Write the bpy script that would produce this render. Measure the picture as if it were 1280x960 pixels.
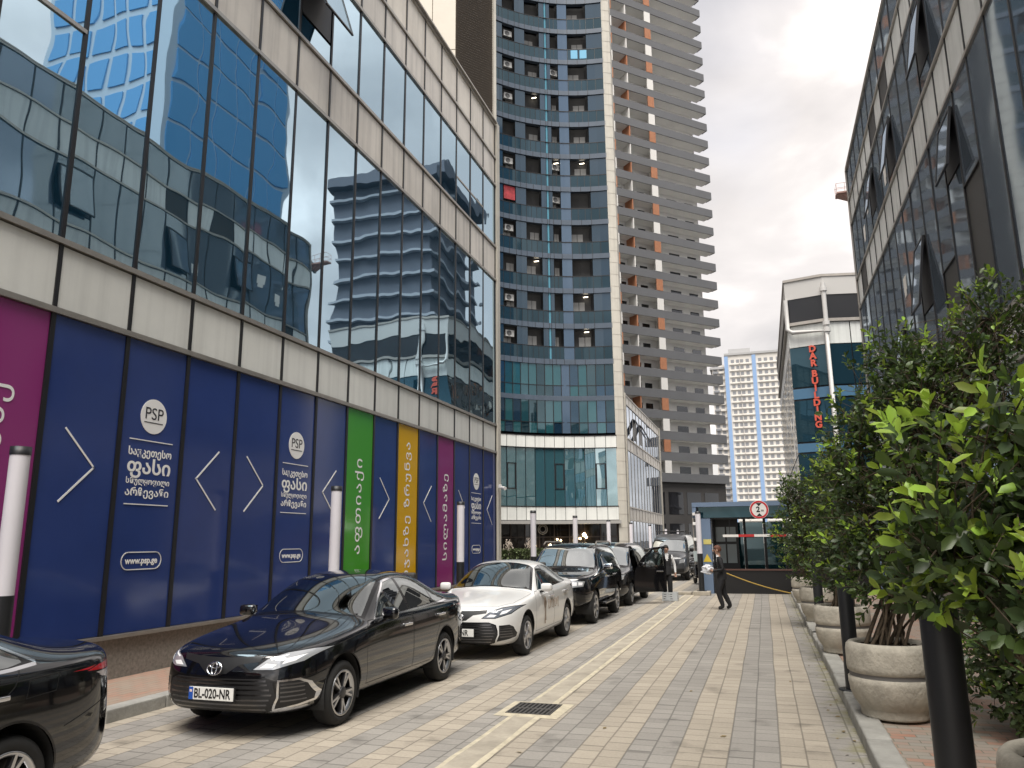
import bpy, bmesh, math, random
from math import radians as R, sin, cos, pi, sqrt
from mathutils import Vector, Matrix
random.seed(7)
SC = bpy.context.scene
for o in list(bpy.data.objects): bpy.data.objects.remove(o)
COL = SC.collection
# ------------------------------------------------------------------ camera
def make_camera():
    P, Y, Q = math.atan(.2045), R(17.75), R(-.45)
    fw = Vector((-sin(Y)*cos(P), cos(Y)*cos(P), sin(P)))
    r0 = Vector((cos(Y), sin(Y), 0)); u0 = r0.cross(fw)
    r = r0*cos(Q)+u0*sin(Q); u = r.cross(fw)
    cd = bpy.data.cameras.new('camera'); cd.sensor_fit = 'HORIZONTAL'; cd.sensor_width = 36
    cd.lens = 962/1280*36; cd.clip_start = .05; cd.clip_end = 4000
    c = bpy.data.objects.new('camera', cd); COL.objects.link(c)
    m = Matrix((r, u, -fw)).transposed().to_4x4(); m.translation = (0, 0, 1.92)
    c.matrix_world = m; SC.camera = c
make_camera()
# ------------------------------------------------------------------ sky, sun, exposure
SUN_EL, SUN_AZ = 64, 166          # azimuth clockwise from +Y
def make_world():
    w = bpy.data.worlds.new('World'); SC.world = w; w.use_nodes = True
    nt = w.node_tree; N = nt.nodes; L = nt.links; N.clear()
    out = N.new('ShaderNodeOutputWorld'); bg = N.new('ShaderNodeBackground'); bg.inputs[1].default_value = .1
    L.new(bg.outputs[0], out.inputs[0])
    sky = N.new('ShaderNodeTexSky'); sky.sky_type = 'NISHITA'; sky.sun_disc = False
    sky.sun_elevation = R(SUN_EL); sky.sun_rotation = R(SUN_AZ)
    tc = N.new('ShaderNodeTexCoord')
    sep = N.new('ShaderNodeSeparateXYZ'); L.new(tc.outputs['Generated'], sep.inputs[0])
    # flatten directions on a cloud deck: xy / (z + .15)
    az = N.new('ShaderNodeMath'); az.operation = 'MAXIMUM'; L.new(sep.outputs[2], az.inputs[0]); az.inputs[1].default_value = 0
    ad = N.new('ShaderNodeMath'); ad.operation = 'ADD'; L.new(az.outputs[0], ad.inputs[0]); ad.inputs[1].default_value = .3
    dv = N.new('ShaderNodeVectorMath'); dv.operation = 'DIVIDE'; L.new(tc.outputs['Generated'], dv.inputs[0])
    cb = N.new('ShaderNodeCombineXYZ')
    for i in range(3): L.new(ad.outputs[0], cb.inputs[i])
    L.new(cb.outputs[0], dv.inputs[1])
    mp = N.new('ShaderNodeMapping'); L.new(dv.outputs[0], mp.inputs[0]); mp.inputs['Scale'].default_value = (1, 1, .15); mp.inputs['Location'].default_value = (2.1, .4, 0)
    n1 = N.new('ShaderNodeTexNoise'); n1.inputs['Scale'].default_value = 2.1; n1.inputs['Detail'].default_value = 9; n1.inputs['Roughness'].default_value = .48; n1.inputs['Distortion'].default_value = .35
    L.new(mp.outputs[0], n1.inputs[0])
    cr = N.new('ShaderNodeValToRGB'); L.new(n1.outputs[0], cr.inputs[0])
    e = cr.color_ramp.elements; e[0].position = .34; e[0].color = (2.12, 1.98, 1.88, 1); e[1].position = .64; e[1].color = (4.85, 4.48, 4.2, 1)
    m = e.new(.5); m.color = (3.0, 2.78, 2.62, 1)
    # a thin opening with blue to the right and behind
    n2 = N.new('ShaderNodeTexNoise'); n2.inputs['Scale'].default_value = 1.1; n2.inputs['Detail'].default_value = 4; L.new(mp.outputs[0], n2.inputs[0])
    mr = N.new('ShaderNodeMapRange'); L.new(n2.outputs[0], mr.inputs[0]); mr.inputs[1].default_value = .56; mr.inputs[2].default_value = .7; mr.inputs[3].default_value = .94; mr.inputs[4].default_value = .75
    mx = N.new('ShaderNodeMixRGB'); L.new(mr.outputs[0], mx.inputs[0]); L.new(sky.outputs[0], mx.inputs[1]); L.new(cr.outputs[0], mx.inputs[2])
    L.new(mx.outputs[0], bg.inputs[0])
make_world()
def make_sun():
    l = bpy.data.lights.new('sun', 'SUN'); l.energy = 1.5; l.angle = R(40); l.color = (1, .955, .89)
    o = bpy.data.objects.new('sun', l); COL.objects.link(o)
    d = Vector((sin(R(SUN_AZ))*cos(R(SUN_EL)), cos(R(SUN_AZ))*cos(R(SUN_EL)), sin(R(SUN_EL))))
    o.rotation_euler = d.to_track_quat('Z', 'Y').to_euler(); o.location = (0, 0, 80)
make_sun()
SC.view_settings.view_transform = 'Standard'; SC.view_settings.look = 'None'; SC.view_settings.gamma = 1
SC.view_settings.exposure = 1.76
SC.render.engine = 'CYCLES'; SC.cycles.use_denoising = True; SC.cycles.max_bounces = 7; SC.cycles.glossy_bounces = 4
SC.cycles.transparent_max_bounces = 10; SC.cycles.caustics_reflective = False; SC.cycles.caustics_refractive = False
# ------------------------------------------------------------------ materials
MATS = {}
def mat(name, col=(.5, .5, .5), rough=.6, metal=0, spec=.5, coat=0, emit=None, noise=None, bump=None, coords='Object', streak=0):
    """noise=(scale, amount) mottles the base colour, bump=(scale, strength)"""
    if name in MATS: return MATS[name]
    m = bpy.data.materials.new(name); m.use_nodes = True; nt = m.node_tree; N = nt.nodes; L = nt.links
    b = N['Principled BSDF']; b.inputs['Base Color'].default_value = (*col, 1); b.inputs['Roughness'].default_value = rough
    b.inputs['Metallic'].default_value = metal; b.inputs['Specular IOR Level'].default_value = spec; b.inputs['Coat Weight'].default_value = coat
    b.inputs['Coat Roughness'].default_value = .03
    if emit: b.inputs['Emission Color'].default_value = (*emit[0], 1); b.inputs['Emission Strength'].default_value = emit[1]
    if noise or bump: tc = N.new('ShaderNodeTexCoord')
    if noise:
        n = N.new('ShaderNodeTexNoise'); n.inputs['Scale'].default_value = noise[0]; n.inputs['Detail'].default_value = 8; n.inputs['Roughness'].default_value = .65
        L.new(tc.outputs[coords], n.inputs[0])
        r = N.new('ShaderNodeMapRange'); L.new(n.outputs[0], r.inputs[0]); r.inputs[1].default_value = .3; r.inputs[2].default_value = .7
        r.inputs[3].default_value = 1-noise[1]; r.inputs[4].default_value = 1+noise[1]
        v = N.new('ShaderNodeVectorMath'); v.operation = 'SCALE'; v.inputs[0].default_value = col; L.new(r.outputs[0], v.inputs['Scale'])
        if streak:      # rain marks running down
            mp = N.new('ShaderNodeMapping'); mp.inputs['Scale'].default_value = (5, 5, .22); L.new(tc.outputs[coords], mp.inputs[0])
            n3 = N.new('ShaderNodeTexNoise'); n3.inputs['Scale'].default_value = 1; n3.inputs['Detail'].default_value = 5; L.new(mp.outputs[0], n3.inputs[0])
            oi = N.new('ShaderNodeObjectInfo'); ad = N.new('ShaderNodeMath'); ad.operation = 'MULTIPLY_ADD'; L.new(oi.outputs['Random'], ad.inputs[0]); ad.inputs[1].default_value = .10; ad.inputs[2].default_value = .95
            r3 = N.new('ShaderNodeMapRange'); L.new(n3.outputs[0], r3.inputs[0]); r3.inputs[1].default_value = .45; r3.inputs[2].default_value = .75; r3.inputs[3].default_value = 1; r3.inputs[4].default_value = 1-streak
            m3 = N.new('ShaderNodeMath'); m3.operation = 'MULTIPLY'; L.new(r3.outputs[0], m3.inputs[0]); L.new(ad.outputs[0], m3.inputs[1])
            v3 = N.new('ShaderNodeVectorMath'); v3.operation = 'SCALE'; L.new(v.outputs[0], v3.inputs[0]); L.new(m3.outputs[0], v3.inputs['Scale']); v = v3
        L.new(v.outputs[0], b.inputs['Base Color'])
    if bump:
        n = N.new('ShaderNodeTexNoise'); n.inputs['Scale'].default_value = bump[0]; n.inputs['Detail'].default_value = 5
        L.new(tc.outputs[coords], n.inputs[0])
        bp = N.new('ShaderNodeBump'); bp.inputs['Strength'].default_value = bump[1]; bp.inputs['Distance'].default_value = .02
        L.new(n.outputs[0], bp.inputs['Height']); L.new(bp.outputs[0], b.inputs['Normal'])
    MATS[name] = m; return m
def glass_mat(name, dark, tint, lo=.35, hi=.9, wav=(.55, .05), rough=.012):
    """coated facade glass: mirror over a dark body, wavy from pane to pane"""
    if name in MATS: return MATS[name]
    m = bpy.data.materials.new(name); m.use_nodes = True; nt = m.node_tree; N = nt.nodes; L = nt.links; N.clear()
    out = N.new('ShaderNodeOutputMaterial'); mix = N.new('ShaderNodeMixShader'); L.new(mix.outputs[0], out.inputs[0])
    d = N.new('ShaderNodeBsdfDiffuse'); d.inputs[0].default_value = (*dark, 1)
    g = N.new('ShaderNodeBsdfGlossy'); g.inputs[0].default_value = (*tint, 1); g.inputs['Roughness'].default_value = rough
    lw = N.new('ShaderNodeLayerWeight'); lw.inputs[0].default_value = .5
    mr = N.new('ShaderNodeMapRange'); L.new(lw.outputs['Facing'], mr.inputs[0]); mr.inputs[3].default_value = lo; mr.inputs[4].default_value = hi
    L.new(mr.outputs[0], mix.inputs[0]); L.new(d.outputs[0], mix.inputs[1]); L.new(g.outputs[0], mix.inputs[2])
    if wav:
        tc = N.new('ShaderNodeTexCoord'); oi = N.new('ShaderNodeObjectInfo')
        ad = N.new('ShaderNodeVectorMath'); ad.operation = 'ADD'; sc = N.new('ShaderNodeVectorMath'); sc.operation = 'SCALE'
        cb = N.new('ShaderNodeCombineXYZ'); L.new(oi.outputs['Random'], cb.inputs[0]); L.new(oi.outputs['Random'], cb.inputs[2])
        L.new(cb.outputs[0], sc.inputs[0]); sc.inputs['Scale'].default_value = 40
        L.new(tc.outputs['Object'], ad.inputs[0]); L.new(sc.outputs[0], ad.inputs[1])
        n = N.new('ShaderNodeTexNoise'); n.inputs['Scale'].default_value = wav[0]; n.inputs['Detail'].default_value = 1; L.new(ad.outputs[0], n.inputs[0])
        bp = N.new('ShaderNodeBump'); bp.inputs['Strength'].default_value = wav[1]; bp.inputs['Distance'].default_value = 1
        L.new(n.outputs[0], bp.inputs['Height']); L.new(bp.outputs[0], g.inputs['Normal'])
    MATS[name] = m; return m
# ------------------------------------------------------------------ mesh helper
class MB:
    def __init__(s): s.v = []; s.f = []; s.m = []; s.mi = 0; s.sm = []
    def add(s, vs, fs, smooth=False):
        o = len(s.v); s.v += [tuple(p) for p in vs]
        for f in fs: s.f.append([o+i for i in f]); s.m.append(s.mi); s.sm.append(smooth)
    def quad(s, a, b, c, d): s.add([a, b, c, d], [(0, 1, 2, 3)])
    def box(s, x0, x1, y0, y1, z0, z1):
        s.add([(x0, y0, z0), (x1, y0, z0), (x1, y1, z0), (x0, y1, z0), (x0, y0, z1), (x1, y0, z1), (x1, y1, z1), (x0, y1, z1)],
              [(0, 3, 2, 1), (4, 5, 6, 7), (0, 1, 5, 4), (1, 2, 6, 5), (2, 3, 7, 6), (3, 0, 4, 7)])
    def bbox(s, c, h, M=None, bev=0):
        """box centre c half h, optional rotation matrix, optional chamfer on all edges"""
        if not bev:
            vs = [Vector((sx*h[0], sy*h[1], sz*h[2])) for sz in (-1, 1) for sy in (-1, 1) for sx in (-1, 1)]
            fs = [(0, 2, 3, 1), (4, 5, 7, 6), (0, 1, 5, 4), (1, 3, 7, 5), (3, 2, 6, 7), (2, 0, 4, 6)]
        else:
            bm = bmesh.new(); bmesh.ops.create_cube(bm, size=2)
            for v in bm.verts: v.co = Vector((v.co.x*h[0], v.co.y*h[1], v.co.z*h[2]))
            bmesh.ops.bevel(bm, geom=list(bm.edges), offset=min(bev, .95*min(h)), segments=3, affect='EDGES', profile=.6)
            bm.verts.index_update(); vs = [v.co.copy() for v in bm.verts]; fs = [[v.index for v in f.verts] for f in bm.faces]; bm.free()
        c = Vector(c); s.add([(M @ v if M else v)+c for v in vs], fs, bev > .024)
    def prism(s, pts, z0, z1):
        n = len(pts); s.add([(p[0], p[1], z0) for p in pts]+[(p[0], p[1], z1) for p in pts],
            [tuple(range(n-1, -1, -1)), tuple(range(n, 2*n))]+[(i, (i+1) % n, n+(i+1) % n, n+i) for i in range(n)])
    def tube(s, pts, r, n=8, cap=True, smooth=True):
        pts = [Vector(p) for p in pts]; rs = r if isinstance(r, (list, tuple)) else [r]*len(pts)
        vs = []; up = None
        for i, p in enumerate(pts):
            d = (pts[min(i+1, len(pts)-1)]-pts[max(i-1, 0)]).normalized()
            if up is None: up = d.orthogonal().normalized()
            a = (up-d*up.dot(d)); a = a.normalized() if a.length > 1e-5 else d.orthogonal().normalized(); up = a; b = d.cross(a)
            for k in range(n): t = 2*pi*k/n; vs.append(p+(a*cos(t)+b*sin(t))*rs[i])
        fs = [(i*n+k, i*n+(k+1) % n, (i+1)*n+(k+1) % n, (i+1)*n+k) for i in range(len(pts)-1) for k in range(n)]
        s.add(vs, fs, smooth)
        if cap:
            s.add(vs[:n], [tuple(range(n-1, -1, -1))]); s.add(vs[-n:], [tuple(range(n))])
    def lathe(s, prof, n=24, M=None, smooth=True):
        """prof (r, h) turned about the z axis; M maps to the place"""
        vs = [Vector((r*cos(2*pi*k/n), r*sin(2*pi*k/n), h)) for r, h in prof for k in range(n)]
        if M: vs = [M @ v for v in vs]
        s.add(vs, [(i*n+k, i*n+(k+1) % n, (i+1)*n+(k+1) % n, (i+1)*n+k) for i in range(len(prof)-1) for k in range(n)], smooth)
    def strip(s, pts, w, nrm, th=.006):
        """flat ribbon of width w along a polyline lying in the plane with normal nrm"""
        pts = [Vector(p) for p in pts]; nrm = Vector(nrm).normalized()
        for a, b in zip(pts, pts[1:]):
            t = (b-a).normalized(); q = nrm.cross(t)*w/2
            e = t*w*.5; o = nrm*th
            s.add([a-q-e, b-q+e, b+q+e, a+q-e, a-q-e+o, b-q+e+o, b+q+e+o, a+q-e+o], [(0, 3, 2, 1), (4, 5, 6, 7), (0, 1, 5, 4), (1, 2, 6, 5), (2, 3, 7, 6), (3, 0, 4, 7)])
    def mesh(s, name, mats):
        me = bpy.data.meshes.new(name); me.from_pydata(s.v, [], s.f)
        for m in (mats if isinstance(mats, (list, tuple)) else [mats]): me.materials.append(m)
        me.polygons.foreach_set('material_index', s.m); me.polygons.foreach_set('use_smooth', s.sm); me.update(); return me
    def build(s, name, mats, parent=None):
        return link(name, s.mesh(name, mats), parent)
def link(name, me, parent=None):
    o = bpy.data.objects.new(name, me); COL.objects.link(o)
    if parent:
        o.parent = parent
    return o
def tag(o, label=None, cat=None, group=None, kind=None):
    if label: o['label'] = label
    if cat: o['category'] = cat
    if group: o['group'] = group
    if kind: o['kind'] = kind
    return o
def thing(name, label, cat, loc=(0, 0, 0), rz=0, group=None):
    o = bpy.data.objects.new(name, None); o.empty_display_size = .2; COL.objects.link(o); o.location = loc; o.rotation_euler = (0, 0, rz)
    return tag(o, label, cat, group)
def kids(o): return [c for c in bpy.data.objects if c.parent == o]
def copy_tree(o, parent=None):
    c = o.copy(); COL.objects.link(c)
    if parent: c.parent = parent
    for ch in kids(o): copy_tree(ch, c)
    return c
_txt = {}
def text_mesh(body, size=1, bold=0, ext=.004, align='CENTER', spacing=1):
    cu = bpy.data.curves.new('txt', 'FONT'); cu.body = body; cu.size = size; cu.offset = bold; cu.extrude = ext; cu.align_x = align; cu.align_y = 'CENTER'; cu.resolution_u = 4; cu.space_character = spacing
    o = bpy.data.objects.new('txt', cu); COL.objects.link(o); bpy.context.view_layer.update()
    me = bpy.data.meshes.new_from_object(o.evaluated_get(bpy.context.evaluated_depsgraph_get())); bpy.data.objects.remove(o); me.materials.clear()
    return me
def add_text(mb, body, M, **k):
    me = text_mesh(body, **k); mb.add([M @ v.co for v in me.vertices], [tuple(p.vertices) for p in me.polygons]); bpy.data.meshes.remove(me)
def ev_mesh(o):
    """mesh of an object with its modifiers applied"""
    bpy.context.view_layer.update()
    return bpy.data.meshes.new_from_object(o.evaluated_get(bpy.context.evaluated_depsgraph_get()))
def struct(name, mb, m): return tag(mb.build(name, m), kind='structure')
# ------------------------------------------------------------------ common materials
ALU = mat('brushed_aluminium', (.42, .39, .35), .38, .75, noise=(3, .12))
BLK = mat('black_frame', (.012, .012, .014), .4)
GL_L = glass_mat('blue_glass', (.012, .055, .10), (.66, .86, 1.0), .42, .95, (.75, .0075))
GL_R = glass_mat('grey_glass', (.15, .185, .225), (.52, .60, .68), .25, .75, (.6, .008), .04)
PANEL = mat('white_spandrel', (.78, .79, .75), .25, noise=(.8, .06), streak=.12)
PANELR = mat('grey_spandrel', (.72, .74, .71), .25, noise=(.8, .08), streak=.2)
PANELW = mat('cream_spandrel', (.70, .655, .585), .35, noise=(.9, .10), streak=.28)
WHITE = mat('white_paint', (.78, .77, .75), .5, noise=(2, .05))
STONE = mat('beige_stone', (.58, .55, .48), .7, noise=(1.5, .08), streak=.15)
DARK = mat('dark_void', (.01, .011, .013), .6)
# ------------------------------------------------------------------ ground
def paving_mat():
    m = bpy.data.materials.new('paving'); m.use_nodes = True; nt = m.node_tree; N = nt.nodes; L = nt.links; b = N['Principled BSDF']
    def math_(op, a, c=None, d=None):
        n = N.new('ShaderNodeMath'); n.operation = op
        for i, v in enumerate((a, c, d)):
            if v is None: continue
            if isinstance(v, (int, float)): n.inputs[i].default_value = v
            else: L.new(v, n.inputs[i])
        return n.outputs[0]
    tc = N.new('ShaderNodeTexCoord'); sp = N.new('ShaderNodeSeparateXYZ'); L.new(tc.outputs['Object'], sp.inputs[0])
    # rows waver a little
    wn = N.new('ShaderNodeTexNoise'); wn.inputs['Scale'].default_value = .35; L.new(tc.outputs['Object'], wn.inputs[0])
    x = math_('ADD', sp.outputs[0], math_('MULTIPLY', math_('SUBTRACT', wn.outputs[0], .5), .045))
    row = math_('FLOOR', math_('DIVIDE', x, .22625))
    rn = N.new('ShaderNodeTexWhiteNoise'); rn.noise_dimensions = '1D'; L.new(row, rn.inputs['W'])
    # block length differs from row to row and block to block
    yy = math_('ADD', math_('MULTIPLY', sp.outputs[1], 4.2), math_('MULTIPLY', rn.outputs[0], 37))
    yv = N.new('ShaderNodeTexNoise'); yv.noise_dimensions = '2D'; yv.inputs['Scale'].default_value = 1; cv = N.new('ShaderNodeCombineXYZ'); L.new(math_('MULTIPLY', yy, .6), cv.inputs[0]); L.new(math_('MULTIPLY', row, 7.3), cv.inputs[1]); L.new(cv.outputs[0], yv.inputs[0])
    yy = math_('ADD', yy, math_('MULTIPLY', yv.outputs[0], 1.3))
    blk = math_('FLOOR', yy)
    cb = N.new('ShaderNodeCombineXYZ'); L.new(row, cb.inputs[0]); L.new(blk, cb.inputs[1])
    bn = N.new('ShaderNodeTexWhiteNoise'); bn.noise_dimensions = '2D'; L.new(cb.outputs[0], bn.inputs['Vector'])
    stripe = math_('FLOORED_MODULO', math_('FLOOR', math_('DIVIDE', math_('ADD', x, .001), .4525)), 2)
    mix = N.new('ShaderNodeMixRGB'); L.new(stripe, mix.inputs[0]); mix.inputs[1].default_value = (.415, .368, .30, 1); mix.inputs[2].default_value = (.315, .297, .27, 1)
    # stains
    s1 = N.new('ShaderNodeTexNoise'); s1.inputs['Scale'].default_value = .7; s1.inputs['Detail'].default_value = 9; s1.inputs['Roughness'].default_value = .7; L.new(tc.outputs['Object'], s1.inputs[0])
    s2 = N.new('ShaderNodeTexNoise'); s2.inputs['Scale'].default_value = 38; s2.inputs['Detail'].default_value = 4; L.new(tc.outputs['Object'], s2.inputs[0])
    k = math_('ADD', math_('ADD', .86, math_('MULTIPLY', math_('SUBTRACT', bn.outputs[0], .5), .15)), math_('ADD', math_('MULTIPLY', math_('SUBTRACT', s1.outputs[0], .45), .42), math_('MULTIPLY', math_('SUBTRACT', s2.outputs[0], .5), .35)))
    # joints
    fx = math_('FRACT', math_('DIVIDE', x, .22625)); fy = math_('FRACT', yy)
    jx = math_('MULTIPLY', math_('SUBTRACT', .5, math_('ABSOLUTE', math_('SUBTRACT', fx, .5))), .22625)
    jy = math_('MULTIPLY', math_('SUBTRACT', .5, math_('ABSOLUTE', math_('SUBTRACT', fy, .5))), .22)
    jd = math_('MINIMUM', jx, jy)
    jw = math_('ADD', .003, math_('MULTIPLY', bn.outputs[0], .003))
    jm = N.new('ShaderNodeMapRange'); L.new(jd, jm.inputs[0]); L.new(jw, jm.inputs[1]); jm.inputs[2].default_value = .011; jm.inputs[3].default_value = .55; jm.inputs[4].default_value = 1
    k = math_('MULTIPLY', k, jm.outputs[0])
    sc = N.new('ShaderNodeVectorMath'); sc.operation = 'SCALE'; L.new(mix.outputs[0], sc.inputs[0]); L.new(k, sc.inputs['Scale'])
    od = N.new('ShaderNodeTexNoise'); od.inputs['Scale'].default_value = 1.7; od.inputs['Detail'].default_value = 3; L.new(tc.outputs['Object'], od.inputs[0])
    om = N.new('ShaderNodeMapRange'); L.new(od.outputs[0], om.inputs[0]); om.inputs[1].default_value = .60; om.inputs[2].default_value = .72; om.inputs[3].default_value = 1; om.inputs[4].default_value = .66
    sc2 = N.new('ShaderNodeVectorMath'); sc2.operation = 'SCALE'; L.new(sc.outputs[0], sc2.inputs[0]); L.new(om.outputs[0], sc2.inputs['Scale']); sc = sc2
    # moss by the right kerb
    mo = N.new('ShaderNodeTexNoise'); mo.inputs['Scale'].default_value = 3.2; mo.inputs['Detail'].default_value = 8; mo.inputs['Roughness'].default_value = .7; L.new(tc.outputs['Object'], mo.inputs[0])
    mk = N.new('ShaderNodeMapRange'); L.new(sp.outputs[0], mk.inputs[0]); mk.inputs[1].default_value = .15; mk.inputs[2].default_value = .85; mk.inputs[3].default_value = -.25; mk.inputs[4].default_value = .25
    ma = N.new('ShaderNodeMapRange'); L.new(math_('ADD', mo.outputs[0], mk.outputs[0]), ma.inputs[0]); ma.inputs[1].default_value = .55; ma.inputs[2].default_value = .8; ma.inputs[3].default_value = 0; ma.inputs[4].default_value = .75
    mm = N.new('ShaderNodeMixRGB'); L.new(ma.outputs[0], mm.inputs[0]); L.new(sc.outputs[0], mm.inputs[1]); mm.inputs[2].default_value = (.19, .18, .075, 1)
    L.new(mm.outputs[0], b.inputs['Base Color']); b.inputs['Roughness'].default_value = .82
    bp = N.new('ShaderNodeBump'); bp.inputs['Strength'].default_value = .5; bp.inputs['Distance'].default_value = .012
    L.new(math_('ADD', jm.outputs[0], math_('MULTIPLY', s2.outputs[0], .35)), bp.inputs['Height']); L.new(bp.outputs[0], b.inputs['Normal'])
    return m
def brick_mat(name, c1, c2, mortar, w, h, rot=0, c3=None):
    m = bpy.data.materials.new(name); m.use_nodes = True; nt = m.node_tree; N = nt.nodes; L = nt.links; b = N['Principled BSDF']
    tc = N.new('ShaderNodeTexCoord'); mp = N.new('ShaderNodeMapping'); mp.inputs['Rotation'].default_value = (0, 0, rot); L.new(tc.outputs['Object'], mp.inputs[0])
    br = N.new('ShaderNodeTexBrick'); L.new(mp.outputs[0], br.inputs[0]); br.inputs['Color1'].default_value = (*c1, 1); br.inputs['Color2'].default_value = (*c2, 1); br.inputs['Mortar'].default_value = (*mortar, 1)
    br.inputs['Scale'].default_value = 1; br.inputs['Mortar Size'].default_value = .006; br.inputs['Brick Width'].default_value = w; br.inputs['Row Height'].default_value = h
    n = N.new('ShaderNodeTexNoise'); n.inputs['Scale'].default_value = 1.3; n.inputs['Detail'].default_value = 9; n.inputs['Roughness'].default_value = .7; L.new(tc.outputs['Object'], n.inputs[0])
    mr = N.new('ShaderNodeMapRange'); L.new(n.outputs[0], mr.inputs[0]); mr.inputs[1].default_value = .3; mr.inputs[2].default_value = .72; mr.inputs[3].default_value = 0; mr.inputs[4].default_value = .8
    mx = N.new('ShaderNodeMixRGB'); L.new(mr.outputs[0], mx.inputs[0]); L.new(br.outputs[0], mx.inputs[1]); mx.inputs[2].default_value = (*(c3 or c1), 1)
    L.new(mx.outputs[0], b.inputs['Base Color']); b.inputs['Roughness'].default_value = .85
    bp = N.new('ShaderNodeBump'); bp.inputs['Strength'].default_value = .4; bp.inputs['Distance'].default_value = .01; bp.invert = True; L.new(br.outputs['Fac'], bp.inputs['Height']); L.new(bp.outputs[0], b.inputs['Normal'])
    return m
def grid_sheet(x0, x1, y0, y1, z):
    b = MB(); b.quad((x0, y0, z), (x1, y0, z), (x1, y1, z), (x0, y1, z)); return b
g = grid_sheet(-900, 900, -200, 1600, -.02); struct('ground', g, mat('asphalt', (.06, .06, .058), .9, noise=(.6, .2)))
struct('road', grid_sheet(-7.0, .80, -14, 58, 0), paving_mat())
KERB = mat('kerb_concrete', (.33, .325, .30), .85, noise=(2.5, .28), bump=(30, .3))
b = MB(); y = -14; random.seed(3)
while y < 29.2:
    l = .92; dx = random.uniform(-.012, .012); dz = random.uniform(-.008, .008)
    b.bbox((.86+dx, y+l/2, .045+dz), (.11, l/2-.006, .105), bev=.028); y += l
struct('kerb', b, KERB)
b = MB(); y = -14
while y < 56:
    l = .92; b.bbox((-7.08+random.uniform(-.01, .01), y+l/2, .045), (.1, l/2-.006, .1), bev=.022); y += l
struct('kerb', b, KERB)
struct('pavement', grid_sheet(.955, 4.5, -14, 33, .125), brick_mat('pavement_brick_mixed', (.36, .155, .10), (.27, .25, .225), (.13, .12, .09), .22, .11, 0, (.30, .285, .23)))
struct('pavement', grid_sheet(-8.7, -7.17, -14, 57, .125), brick_mat('pavement_brick_red', (.40, .20, .14), (.33, .26, .20), (.15, .13, .10), .22, .11, R(90), (.36, .30, .24)))
# shallow concrete drain channel along the road
CONC = mat('channel_concrete', (.36, .325, .265), .85, noise=(2.2, .3), bump=(25, .4))
MORT = mat('pale_mortar', (.50, .45, .34), .9, noise=(6, .25), bump=(40, .6))
b = MB(); y = -14; random.seed(5)
prev = None
while y < 29:
    if True:
        d = random.uniform(-.006, .006)
        ring = [(-2.86+d, y, .004), (-2.80+d, y, .012), (-2.77+d, y, -.002+.006), (-2.68+d, y, .0052), (-2.59+d, y, .006), (-2.56+d, y, .012), (-2.50-d, y, .004)]
        if prev:
            for i in range(6): b.mi = 1 if i in (0, 5) else 0; b.quad(prev[i], prev[i+1], ring[i+1], ring[i])
        prev = ring
    else: prev = None
    y += .3
tag(b.build('drain_channel', [CONC, MORT]), 'shallow concrete drain channel with pale mortar edges running along the paving', 'drain channel')
# ------------------------------------------------------------------ the two glass-fronted buildings along the street
class Facade:
    """panels on the plane X = x0 facing direction d (+1: looks to +X); s runs along Y"""
    def __init__(s, x0, d): s.x0 = x0; s.d = d
    def P(s, y, n, z): return (s.x0+s.d*n, y, z)
    def pane(s, mb, y0, y1, z0, z1, n=0, th=.03, tilt=0):
        jy, jz = random.uniform(-tilt, tilt), random.uniform(-tilt, tilt)
        hy, hz = (y1-y0)/2, (z1-z0)/2
        f = lambda a, c: n+th+jy*a*hy+jz*c*hz
        v = [s.P(y0, f(-1, -1), z0), s.P(y1, f(1, -1), z0), s.P(y1, f(1, 1), z1), s.P(y0, f(-1, 1), z1),
             s.P(y0, n-.02, z0), s.P(y1, n-.02, z0), s.P(y1, n-.02, z1), s.P(y0, n-.02, z1)]
        q = [(0, 1, 2, 3), (4, 7, 6, 5), (0, 4, 5, 1), (1, 5, 6, 2), (2, 6, 7, 3), (3, 7, 4, 0)]
        mb.add(v, q if s.d > 0 else [t[::-1] for t in q])
    def bar(s, mb, y0, y1, z0, z1, n0, n1):
        a, c = sorted((s.x0+s.d*n0, s.x0+s.d*n1)); mb.box(a, c, y0, y1, z0, z1)
ROWS = dict(panel=(.72, 4.86), sp1=(4.95, 5.79), win1=(5.90, 11.05), sp2=(11.15, 12.30), win2=(12.41, 14.71), sp3=(14.81, 15.79), top=(15.89, 17.14))
RAILS = (4.905, 5.845, 11.10, 12.355, 14.76, 15.84, 17.18)
PITCH = 1.253
def ysplit(y1, y0):
    e = [y1]
    while e[-1]-PITCH > y0: e.append(e[-1]-PITCH)
    return e
def long_frame(F, root, e, name, n_in=.0):
    b = MB()
    for z in RAILS: F.bar(b, e[-1]-.05, e[0]+.03, z-.038, z+.038, -.02, .085)
    o = b.build('rail', ALU, root); o['label'] = 'slim aluminium rails between the storeys'
    b = MB()
    for y in e: F.bar(b, y-.035, y+.035, .70, RAILS[0]-.04, -.02, .052)
    for z0, z1 in zip(RAILS, RAILS[1:]):
        for y in e: F.bar(b, y-.03, y+.03, z0+.04, z1-.04, -.02, .05)
    b.build('mullion', BLK, root)
    return
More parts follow.
